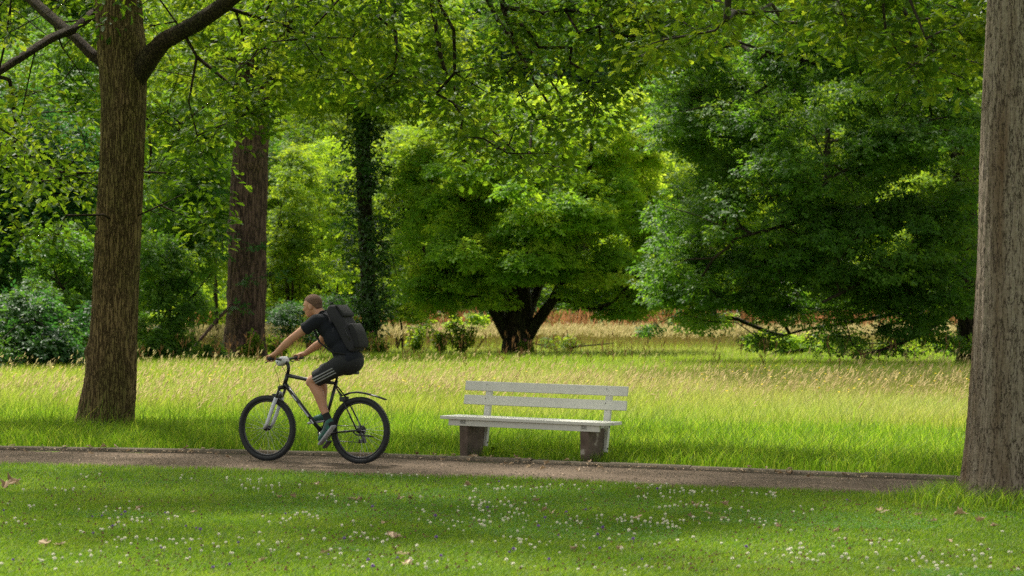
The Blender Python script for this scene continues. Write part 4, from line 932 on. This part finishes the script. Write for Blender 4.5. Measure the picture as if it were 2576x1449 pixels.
for s in (-1, 1):
    b = NB(); box(b, (.19, s*.045, .655), (.05, .025, .05)); bm_obj('rear_brake', b, M['steel_dark'], bike, bevel=.004)
b = NB(); tube(b, [HT, (.852, 0, .965), (.857, 0, 1.0), (.905, 0, 1.05)], [.018, .018, .02, .018], 10); bm_obj('stem', b, M['black'], bike, True)
b = NB(); tube(b, [(.885, .33, 1.068), (.90, .15, 1.062), (.912, .05, 1.05), (.912, -.05, 1.05), (.90, -.15, 1.062), (.885, -.33, 1.068)], .0125, 10)
hb = bm_obj('handlebar', b, M['black'], bike, True)
for s in (-1, 1):
    b = NB(); tube(b, [(.884, s*.335, 1.069), (.895, s*.205, 1.064)], .0175, 12); bm_obj('grip', b, M['rubber'], hb, True)
    b = NB(); tube(b, [(.91, s*.175, 1.06), (.955, s*.19, 1.045), (.965, s*.24, 1.03), (.962, s*.28, 1.025)], .006, 6); bm_obj('brake_lever', b, M['steel_dark'], hb, True)
b = NB(); box(b, (.925, 0, 1.035), (.10, .13, .075), Matrix.Rotation(.5, 3, 'Y')); bm_obj('handlebar_lamp', b, M['white_plastic'], bike, True, bevel=.02, seg=3)
b = NB(); tube(b, [(.94, .06, 1.04), (.97, .09, .97), (.95, .06, .90), (.93, .03, .72)], .003, 5); tube(b, [(.94, -.05, 1.04), (.96, -.05, .98), (.87, -.02, .88)], .003, 5); bm_obj('cables', b, M['black'], bike, True)
b = NB(); tube(b, [(ST[0]-.005, 0, .83), (.262, 0, .93)], .0135, 10); bm_obj('seat_post', b, M['steel_dark'], bike, True)
b = NB(); pts = [(.40, .965, .018), (.33, .968, .026), (.25, .962, .045), (.18, .962, .072), (.12, .972, .075), (.09, .976, .055)]
rows = []
for u, z, hw in pts:
    rows.append([b.verts.new((u, hw*math.cos(a), z+(.018 if math.sin(a) > 0 else .028)*math.sin(a))) for a in [2*PI*k/14 for k in range(14)]])
for i in range(len(rows)-1):
    for k in range(14): b.faces.new((rows[i][k], rows[i][(k+1) % 14], rows[i+1][(k+1) % 14], rows[i+1][k]))
b.faces.new(rows[0]); b.faces.new(rows[-1][::-1]); bm_obj('saddle', b, M['black'], bike, True)
b = NB(); box(b, (.06, 0, .925), (.07, .05, .03)); tube(b, [(.27, 0, .90), (.08, 0, .925)], .006, 6); bm_obj('rear_lamp', b, M['black'], bike, bevel=.005)
# mudguard
b = NB(); g0 = [(.21, .70), (.13, .728), (.03, .738), (-.08, .725), (-.19, .70), (-.30, .668)]
rows = []
for i, (u, z) in enumerate(g0):
    hw = .032-.002*i; rows.append([b.verts.new((u, y*hw, z-.014*abs(y)**2)) for y in (-1, -.5, 0, .5, 1)])
for i in range(len(rows)-1):
    for k in range(4): b.faces.new((rows[i][k], rows[i][k+1], rows[i+1][k+1], rows[i+1][k]))
tube(b, [(.265, 0, .74), (.21, 0, .69)], .008, 6)
mg = bm_obj('mudguard', b, M['black'], bike, True); so_ = mg.modifiers.new('solid', 'SOLIDIFY'); so_.thickness = .006
# drive train on the right side
b = NB(); tube(b, circ((BB[0], -.048, BB[2]), .078, 40), .005, 6, True); cone(b, (BB[0], -.046, BB[2]), (BB[0], -.05, BB[2]), .07, .07, 30); cr_ = bm_obj('chainring', b, M['steel_dark'], bike, True)
PL, PR = Vector((.318, 0, .195)), Vector((.582, 0, .405))
for s, p in ((1, PL), (-1, PR)):
    b = NB(); tube(b, [(BB[0], s*.058, BB[2]), (p.x, s*.075, p.z)], [.014, .010], 8); ck = bm_obj('crank', b, M['alloy'], bike, True)
    b = NB(); tl = math.radians(50) if s > 0 else math.radians(8)
    box(b, (p.x, s*.125, p.z), (.095, .085, .018), Matrix.Rotation(tl, 3, 'Y')); cone(b, (p.x, s*.07, p.z), (p.x, s*.16, p.z), .007, .007, 8); bm_obj('pedal', b, M['black'], ck, bevel=.004)
b = NB()
for r_, y in ((.05, -.03), (.043, -.036), (.036, -.042), (.03, -.048)): cone(b, (0, y-.002, R), (0, y+.002, R), r_, r_, 24)
bm_obj('sprockets', b, M['steel_dark'], bike)
b = NB(); tube(b, [(BB[0], -.048, BB[2]+.078), (0, -.04, R+.04)], .0045, 5); tube(b, [(BB[0], -.048, BB[2]-.078), (.03, -.045, .215)], .0045, 5); tube(b, [(.03, -.045, .215), (-.02, -.045, .25), (.035, -.043, .30)], .0045, 5); bm_obj('chain', b, M['steel_dark'], bike, True)
b = NB(); box(b, (.0, -.06, .265), (.035, .02, .12), Matrix.Rotation(.3, 3, 'Y')); cone(b, (.03, -.05, .225), (.03, -.06, .225), .022, .022, 16); cone(b, (.01, -.05, .29), (.01, -.06, .29), .02, .02, 16); bm_obj('derailleur', b, M['black'], bike)
b = NB(); tube(b, [(.04, .075, .325), (-.0, .09, .30), (-.21, .10, .285)], .008, 8); bm_obj('kickstand', b, M['black'], bike, True)

# ---- rider (same local frame as the bicycle)
rider = empty('person', borg, 'cyclist in a navy t-shirt and dark striped shorts riding to the left', 'person', rz=BR)
V3 = Vector
hipL, hipR = V3((.14, .09, 1.03)), V3((.14, -.09, 1.03))
kneeL, kneeR = V3((.505, .115, .835)), V3((.555, -.10, .905))
ankL, ankR = V3((.305, .115, .435)), V3((.485, -.115, .50))
shL, shR = V3((.415, .175, 1.455)), V3((.42, -.175, 1.455))
elL, elR = V3((.655, .255, 1.275)), V3((.625, -.265, 1.225))
wrL, wrR = V3((.835, .285, 1.118)), V3((.82, -.275, 1.108))
neck = V3((.447, 0, 1.505)); hd = V3((.568, 0, 1.606))
lean = Matrix.Rotation(math.radians(33), 3, 'Y')
b = NB()
ball(b, (.13, 0, 1.03), (.125, .155, .115), lean)
ball(b, (.20, 0, 1.15), (.10, .13, .14), lean); ball(b, (.29, 0, 1.29), (.10, .145, .15), lean); ball(b, (.375, 0, 1.395), (.095, .155, .125), lean)
limb(b, [shL+V3((-.02, -.05, 0)), shR+V3((-.02, .05, 0))], [.062, .062])
limb(b, [neck+V3((-.03, 0, -.03)), V3((.50, 0, 1.55)), hd+V3((-.03, 0, -.03))], [.068, .056, .058])
for s, sh, el, wr in ((1, shL, elL, wrL), (-1, shR, elR, wrR)):
    m_ = sh.lerp(el, .4); limb(b, [sh, m_, el], [.056, .050, .040])
    m_ = el.lerp(wr, .3); limb(b, [el, m_, wr], [.040, .043, .027])
    palm = V3((.880, s*.275, 1.098)); limb(b, [wr, palm], [.027, .026])
    ball(b, palm, (.045, .043, .016), Matrix.Rotation(math.radians(22), 3, 'Y'))
    for i, (dy, ln) in enumerate(((-.032, .92), (-.011, 1.0), (.010, .95), (.030, .8))):
        y = s*(.270+dy*1.05)
        f = [(.905, y, 1.098), (.905+.030*ln, y, 1.090), (.905+.036*ln, y, 1.065), (.905+.020*ln, y, 1.043), (.900, y, 1.038)]
        limb(b, [V3(q) for q in f], [.0098, .0092, .0088, .0082, .0072], 8)
    f = [(.868, s*.245, 1.088), (.872, s*.232, 1.068), (.893, s*.228, 1.046), (.912, s*.232, 1.043)]
    limb(b, [V3(q) for q in f], [.0125, .0112, .0098, .0085], 8)
for hip, kn, an in ((hipL, kneeL, ankL), (hipR, kneeR, ankR)):
    limb(b, [hip, hip.lerp(kn, .45), kn], [.092, .078, .058]); d = an-kn
    calf = kn+d*.32+V3((-.022, 0, -.004)); limb(b, [kn, calf, kn+d*.65, an], [.055, .056, .043, .034]); ball(b, kn+V3((.018, 0, -.012)), .046)
# head
ht = Matrix.Rotation(math.radians(8), 3, 'Y')
def hp_(x, y, z): return hd+ht@V3((x, y, z))
ball(b, hp_(-.012, 0, .022), (.098, .076, .092), ht, 4); ball(b, hp_(.022, 0, -.035), (.066, .056, .075), ht); ball(b, hp_(.048, 0, -.085), (.034, .034, .026), ht)
ball(b, hp_(.070, 0, .022), (.022, .055, .016), ht)
limb(b, [hp_(.083, 0, .008), hp_(.106, 0, -.026)], [.010, .013]); ball(b, hp_(.094, 0, -.031), (.014, .017, .009))
ball(b, hp_(.080, 0, -.058), (.013, .025, .006), ht); ball(b, hp_(.077, 0, -.069), (.013, .022, .007), ht)
for s in (-1, 1):
    ball(b, hp_(.050, s*.042, -.018), (.026, .020, .022), ht)
    ball(b, hp_(-.020, s*.076, -.012), (.019, .009, .032), Matrix.Rotation(.2, 3, 'Y')); ball(b, hp_(-.014, s*.079, -.030), (.010, .008, .013))
body = remesh(bm_obj('body', b, M['skin'], rider, True), .0052, 5)
for s in (-1, 1):
    b = NB(); ball(b, hp_(.073, s*.031, .000), (.009, .012, .0075), ht, 2); bm_obj('eye', b, M['eye'], rider, True)
    b = NB(); tube(b, [hp_(.086, s*.012, .016), hp_(.084, s*.034, .021), hp_(.070, s*.050, .014)], .0045, 6); bm_obj('eyebrow', b, M['hair'], rider, True)
b = NB(); ball(b, hp_(-.014, 0, .026), (.103, .080, .095), ht, 5); bmesh.ops.create_icosphere(b, subdivisions=3, radius=1, matrix=Matrix.Translation(hp_(-.055, 0, -.02)) @ Matrix.Diagonal((.055, .066, .06, 1)))
inv = ht.transposed(); kill = []
for v in b.verts:
    q = inv@(V3(v.co)-hd)
    line = .066 if q.x > .03 else (.066-(.03-q.x)*.9 if q.x > -.03 else .012-(-.03-q.x)*1.1)
    if q.z < max(line, -.075): kill.append(v)
bmesh.ops.delete(b, geom=kill, context='VERTS'); hr = bm_obj('hair', b, M['hair'], rider, True); hs = hr.modifiers.new('solid', 'SOLIDIFY'); hs.thickness = .0025
# shirt
b = NB()
ball(b, (.115, 0, 1.045), (.135, .175, .10), lean); ball(b, (.185, 0, 1.15), (.125, .158, .15), lean); ball(b, (.275, 0, 1.275), (.125, .168, .16), lean); ball(b, (.365, 0, 1.385), (.112, .172, .13), lean)
limb(b, [shL+V3((-.02, -.06, .0)), shR+V3((-.02, .06, .0))], [.077, .077])
limb(b, [neck+V3((-.06, 0, -.06)), neck+V3((-.004, 0, -.006))], [.088, .069])
for sh, el in ((shL, elL), (shR, elR)): limb(b, [sh, sh.lerp(el, .42)], [.072, .062]); cone(b, sh.lerp(el, .38), sh.lerp(el, .50), .066, .072)
remesh(bm_obj('t_shirt', b, M['shirt'], rider, True), .009, 4)
# shorts
b = NB(); ball(b, (.12, 0, 1.02), (.145, .172, .115), lean)
for s, hip, kn in ((1, hipL, kneeL), (-1, hipR, kneeR)):
    limb(b, [hip, hip.lerp(kn, .5)], [.106, .094]); cone(b, hip.lerp(kn, .45), hip.lerp(kn, .86), .094, .086, 24)
sh_ = remesh(bm_obj('shorts', b, M['shorts'], rider, True), .009, 3)
for k in range(3):
    b = NB(); pts = []
    dirv = (kneeL-hipL).normalized(); side = V3((0, 1, 0)); perp = dirv.cross(side).normalized()
    for t in np.linspace(.22, .85, 12):
        a = math.radians(28+(k-1)*17-10*t); r_ = .099-.012*t+.001
        pts.append(hipL.lerp(kneeL, t)+(side*math.cos(a)-perp*math.sin(a))*r_ if True else None)
    tube(b, pts, .0075, 8, False); bm_obj('white_stripe', b, M['stripe'], sh_, True)
# socks and shoes
for s, an, heel, toe in ((1, ankL, V3((.262, .118, .375)), V3((.395, .122, .215))), (-1, ankR, V3((.445, -.118, .435)), V3((.66, -.122, .405)))):
    kn = kneeL if s > 0 else kneeR
    b = NB(); up = (kn-an).normalized(); limb(b, [an+up*.075, an, an.lerp(heel, .6)], [.041, .040, .038]); remesh(bm_obj('sock', b, M['sock'], rider, True), .007, 2)
    b = NB(); ax = (toe-heel).normalized(); nrm = (an-heel)-ax*(an-heel).dot(ax); nrm.normalize()
    rot = Matrix((ax, nrm.cross(ax), nrm)).transposed()
    ball(b, heel+ax*.02+nrm*.035, (.045, .038, .045), rot); ball(b, heel+ax*.10+nrm*.028, (.085, .042, .038), rot); ball(b, toe-ax*.055+nrm*.022, (.065, .048, .032), rot); limb(b, [an+nrm*-.01, heel+ax*.06+nrm*.03], [.044, .044])
    shoe = remesh(bm_obj('shoe', b, M['shoe'], rider, True), .007, 3)
    b = NB(); mid = (heel+toe)/2-nrm*.008
    box(b, mid, (.262, .084, .022), rot); bm_obj('sole', b, M['sole'], shoe, True, bevel=.010, seg=3)
    b = NB()
    for q in (.45, .55, .65, .75):
        c = heel.lerp(toe, q)+nrm*(.062-.035*q+.012); tube(b, [c+V3((0, .030, 0))-nrm*.012, c+nrm*.002, c-V3((0, .030, 0))-nrm*.012], .004, 6)
    bm_obj('laces', b, M['sole'], shoe, True)

# ---- backpack worn by the rider
pack = empty('backpack', borg, 'black and charcoal backpack worn on the cyclist\'s back', 'backpack', rz=BR)
b = NB(); prism(b, [(.335, 1.575), (.33, 1.625), (.29, 1.655), (.24, 1.645), (.16, 1.54), (.10, 1.45), (.01, 1.27), (.01, 1.20), (.05, 1.165), (.11, 1.22), (.23, 1.42)], -.122, .122)
bm_obj('main_compartment', b, M['pack2'], pack, True, bevel=.035, seg=4)
b = NB(); prism(b, [(.085, 1.46), (.045, 1.465), (.0, 1.39), (-.042, 1.275), (-.038, 1.225), (-.01, 1.205), (.04, 1.25)], -.108, .108)
bm_obj('front_pocket', b, M['pack'], pack, True, bevel=.025, seg=4)
b = NB(); prism(b, [(.245, 1.645), (.225, 1.635), (.15, 1.53), (.13, 1.54), (.14, 1.57), (.22, 1.655)], -.11, .11); bm_obj('top_pocket', b, M['pack'], pack, True, bevel=.010, seg=3)
for s in (-1, 1):
    b = NB(); tube(b, [(.33, s*.085, 1.60), (.40, s*.10, 1.585), (.475, s*.115, 1.51), (.47, s*.125, 1.40), (.39, s*.155, 1.27), (.24, s*.16, 1.17), (.10, s*.14, 1.15)], .024, 10, False, .35); bm_obj('shoulder_strap', b, M['pack'], pack, True)
    b = NB(); tube(b, [(.11, s*.124, 1.42), (.05, s*.124, 1.29)], .012, 6, False, .4); bm_obj('side_buckle', b, M['steel_dark'], pack, True)
b = NB(); tube(b, [(.33, .03, 1.64), (.34, .02, 1.675), (.34, -.02, 1.675), (.33, -.03, 1.64)], .007, 6); bm_obj('handle', b, M['pack'], pack, True)

for e_ in (bike, rider, pack): e_.scale = (1.02, 1.02, 1.02)
pack.location[2] -= .035
# ---- clover flowers in the lawn
def flower_mesh(name, mat, r, h):
    b = NB(); 
    for i in range(34):
        ph = math.acos(1-1.55*(i+.5)/34); th_ = i*2.4
        d = V3((math.sin(ph)*math.cos(th_), math.sin(ph)*math.sin(th_), math.cos(ph)))
        cone(b, V3((0, 0, h))+d*r*.35, V3((0, 0, h))+d*r*(1+.12*math.sin(i*3.3)), r*.16, r*.09, 4)
    tube(b, [(0, 0, 0), (.002, 0, h*.6), (0, 0, h)], .0012, 4)
    o_ = bm_obj(name, b, mat); return o_
fl0 = flower_mesh('clover_flower', M['clover'], .0098, .040)
cl = []
def lawn_pts(n, f, y0=1195, y1=1452, clump=0.0):
    out = []
    while len(out) < n:
        x, y = rng.uniform(-30, 2606), rng.uniform(y0, y1); k_ = 1
        if not rng.random() < f(x, y): continue
        if rng.random() < clump: k_ = rng.integers(3, 9)
        for q in range(k_):
            Y_ = 9600/(y-780); X_ = (x-XC)/F0*Y_
            if q: X_ += rng.normal()*.13; Y_ += rng.normal()*.22
            if Y_ < yn(X_)-.12 and Y_ > 13.9: out.append((X_, Y_, x, y))
    return out[:n]
def dens_f(x, y):
    a = .35+.5*math.exp(-((x-1250)/520)**2)*math.exp(-((y-1340)/110)**2)+.25*wav(np.array(x/160.), np.array(y/60.), 1, 3)
    if x > 2000 and y < 1350: a *= .15
    if x < 600 and y < 1300: a *= .3
    return max(.02, a)
pts = lawn_pts(620, dens_f, clump=.45); pts.sort(key=lambda q: q[1])
for i, (X_, Y_, x, y) in enumerate(pts[:300]):
    o = fl0 if i == 0 else fl0.copy()
    if i: COL.objects.link(o)
    s_ = .75+.5*rng.random(); o.location = (X_, Y_, -.004); o.scale = (s_, s_, s_*(.8+.4*rng.random())); o.rotation_euler = (rng.normal()*.15, rng.normal()*.15, rng.random()*6)
    tag(o, 'small white clover blossom standing in the mown lawn', 'flower', 'white clover blossoms in the lawn')
rest = np.array([q[:2] for q in pts[300:]]); n = len(rest)
tv_ = np.array([v.co[:] for v in fl0.data.vertices]); tf4 = np.array([list(p.vertices) for p in fl0.data.polygons if len(p.vertices) == 4])
offv = (np.arange(n)*len(tv_))
Vr = (tv_[None]*(.75+.5*rng.random((n, 1, 1)))+np.concatenate([rest, np.zeros((n, 1))], 1)[:, None]).reshape(-1, 3)
tag(mesh_np('more_clover_flowers', Vr, [(tf4[None]+offv[:, None, None]).reshape(-1, 4)], None, M['clover']), 'countless smaller white clover blossoms farther up the lawn', 'flowers', kind='stuff')
wp = np.array([q[:2] for q in lawn_pts(1500, lambda x, y: .3+.5*wav(np.array(x/120.), np.array(y/40.), 1, 6))]); n = len(wp); az = rng.random(n)*6.28
V, Fc = inst((np.array([(-.5, -.5, 0), (.5, -.5, 0), (.5, .5, 0), (-.5, .5, 0), (0, 0, .9)]), [np.array([(0, 1, 4), (1, 2, 4), (2, 3, 4), (3, 0, 4)])]), np.concatenate([wp, np.full((n, 1), .036)], 1), np.stack([np.cos(az), np.sin(az), 0*az], 1), np.tile(np.array([[0, 0, 1.]]), (n, 1)), .008+.009*rng.random(n))
tag(mesh_np('withered_clover_heads', V, Fc, rng.random(len(V)), M['brown_spike']), 'brown withered clover heads dotted through the lawn', 'flowers', kind='stuff')
sh0 = flower_mesh('selfheal_flower', M['selfheal'], .011, .055)
for i, (X_, Y_, x, y) in enumerate(lawn_pts(46, lambda x, y: .8 if y > 1290 and x < 2000 else .1)):
    o = sh0 if i == 0 else sh0.copy()
    if i: COL.objects.link(o)
    s_ = .7+.5*rng.random(); o.location = (X_, Y_, -.004); o.scale = (s_, s_, s_); o.rotation_euler[2] = rng.random()*6
    tag(o, 'tiny purple selfheal bloom among the clover', 'flower', 'purple selfheal blooms in the lawn')

# ---- dry leaves
def dry_mesh(k):
    r_ = np.random.default_rng(50+k); v = OAK[0].copy(); v[:, 0] -= .5
    c = r_.uniform(.5, 1.6); v[:, 2] += c*v[:, 1]**2*1.2+r_.uniform(-.8, 1.2)*v[:, 0]**2+.08*np.sin(v[:, 0]*9+k)
    v[:, 2] -= v[:, 2].min(); return v
dl = []
for k in range(5):
    o = mesh_np('dry_leaf', dry_mesh(k), OAK[1], np.full(22, (k+.5)/5), M['dry_leaf']); dl.append([o, 0])
def put_leaf(k, X_, Y_, z, s_, tilt, label, group):
    o = dl[k][0]
    if dl[k][1]: o = o.copy(); COL.objects.link(o)
    dl[k][1] = 1; o.location = (X_, Y_, z); o.scale = (s_, s_, s_); o.rotation_euler = (rng.normal()*tilt, rng.normal()*tilt, rng.random()*6.28)
    tag(o, label, 'leaf', group)
for i, (x, y, s_) in enumerate([(28, 1222, .17), (14, 1236, .15), (38, 1234, .13), (795, 1225, .10), (800, 1222, .09), (705, 1258, .09), (738, 1258, .08), (350, 1287, .10), (485, 1296, .09), (885, 1264, .12), (905, 1266, .11), (1005, 1260, .09), (965, 1324, .10), (985, 1358, .12), (1000, 1358, .09), (1030, 1262, .1),
                                (1178, 1227, .09), (1090, 1278, .07), (1022, 1430, .11), (1018, 1405, .1), (1370, 1292, .10), (1385, 1300, .08), (1345, 1268, .1), (1290, 1278, .07), (1603, 1311, .09), (1745, 1278, .10), (1820, 1276, .09), (1605, 1236, .07), (1780, 1298, .08), (1820, 1312, .1), (1740, 1310, .09), (1960, 1334, .07),
                                (2210, 1290, .10), (2225, 1296, .09), (2310, 1303, .1), (2345, 1321, .08), (2418, 1302, .12), (2390, 1370, .08), (2100, 1345, .08), (1950, 1250, .07), (1445, 1392, .1), (1560, 1390, .08), (660, 1420, .09), (110, 1375, .14), (150, 1380, .12), (820, 1400, .08), (2470, 1318, .1), (2500, 1330, .08)]):
    Y_ = 9600/(y-780); X_ = (x-XC)/F0*Y_
    if i < 3: put_leaf(i, X_, Y_, .035+.02*i, s_, .5, ['large curled brown leaf at the left end of the lawn, topmost of the small heap', 'dry leaf lying lowest in the small heap at the left end of the lawn', 'pale dry leaf on the right side of the small heap at the left end'][i], 'heap of dry leaves at the left')
    else: put_leaf(i % 5, X_, Y_, .022, s_, .3, 'curled dry oak leaf lying in the lawn', 'dry leaves lying in the lawn')
for i in range(70):
    X_ = rng.uniform(-6, 4.2); Y_ = yf(X_)+(rng.normal()*.06+.02 if rng.random() < .75 else -rng.random()*1.2)
    put_leaf(i % 5, X_, Y_, .045 if Y_ > yf(X_)-.02 else .014, rng.uniform(.05, .10), .25, 'small dry oak leaf by the stone edging of the path', 'dry leaves along the path edging')
n = 2600; X = rng.uniform(-7, 5.5, n); t = rng.random(n); Y = np.where(rng.random(n) < .45, yf(X)-.02-np.abs(rng.normal(size=n))*.07, yn(X)+t*(yf(X)-yn(X)))
az = rng.random(n)*6.28; V, Fc = inst(RH, np.stack([X, Y, np.full(n, .016)], 1), np.stack([np.cos(az), np.sin(az), rng.normal(size=n)*.2], 1), np.array([0, 0, 1.])+rng.normal(size=(n, 3))*.3, .008+.03*rng.random(n)**3)
tag(mesh_np('leaf_litter', V, Fc, rng.random(len(V)), M['dry_leaf']), 'crumbled leaf litter strewn on the gravel', 'leaf litter', kind='stuff')
n = 9000; X = rng.uniform(-8, 6, n); Y = yn(X)+rng.random(n)*(yf(X)-yn(X)); az = rng.random(n)*6.28
V, Fc = inst((np.array([(-.5, -.4, 0), (.5, -.35, 0), (.4, .5, 0), (-.45, .4, 0), (0, 0, .6)]), [np.array([(0, 1, 4), (1, 2, 4), (2, 3, 4), (3, 0, 4)])]), np.stack([X, Y, np.full(n, .006)], 1), np.stack([np.cos(az), np.sin(az), 0*az], 1), np.tile(np.array([[0, 0, 1.]]), (n, 1)), .006+.012*rng.random(n)**2)
tag(mesh_np('pebbles', V, Fc, None, M['kerb']), 'fine pebbles scattered over the gravel path', 'gravel', kind='stuff')
# broad leaved weeds by the bench feet and in the verge
for i, (x, y, s_, lb) in enumerate([(1262, 1150, .16, 'broad leaved weed behind the left bench foot'), (1330, 1148, .13, 'dandelion rosette under the middle of the bench'), (1240, 1150, .11, 'small weed beside the left bench foot'), (1905, 1162, .2, 'tall dock weed in the verge right of the bench'), (2060, 1172, .15, 'dock weed near the kerb halfway to the right tree')]):
    Y_ = 9600/(y-780); b0 = np.array([(x-XC)/F0*Y_, Y_+.25, 0.]); n = 11; az = rng.random(n)*6.28
    V, Fc = inst((RH[0]*np.array([1, .9, 2.2]), RH[1]), b0+np.zeros((n, 3)), np.stack([np.cos(az), np.sin(az), .5+rng.random(n)*.9], 1), np.array([0, 0, 1.])+rng.normal(size=(n, 3))*.2, s_*(.7+.6*rng.random(n)))
    o = mesh_np('broadleaf_weed', V-np.tile(b0, (len(V), 1)), Fc, rng.random(len(V)), M['mid_leaf']); o.location = b0; tag(o, lb, 'plant')
for o in list(dl): 
    pass
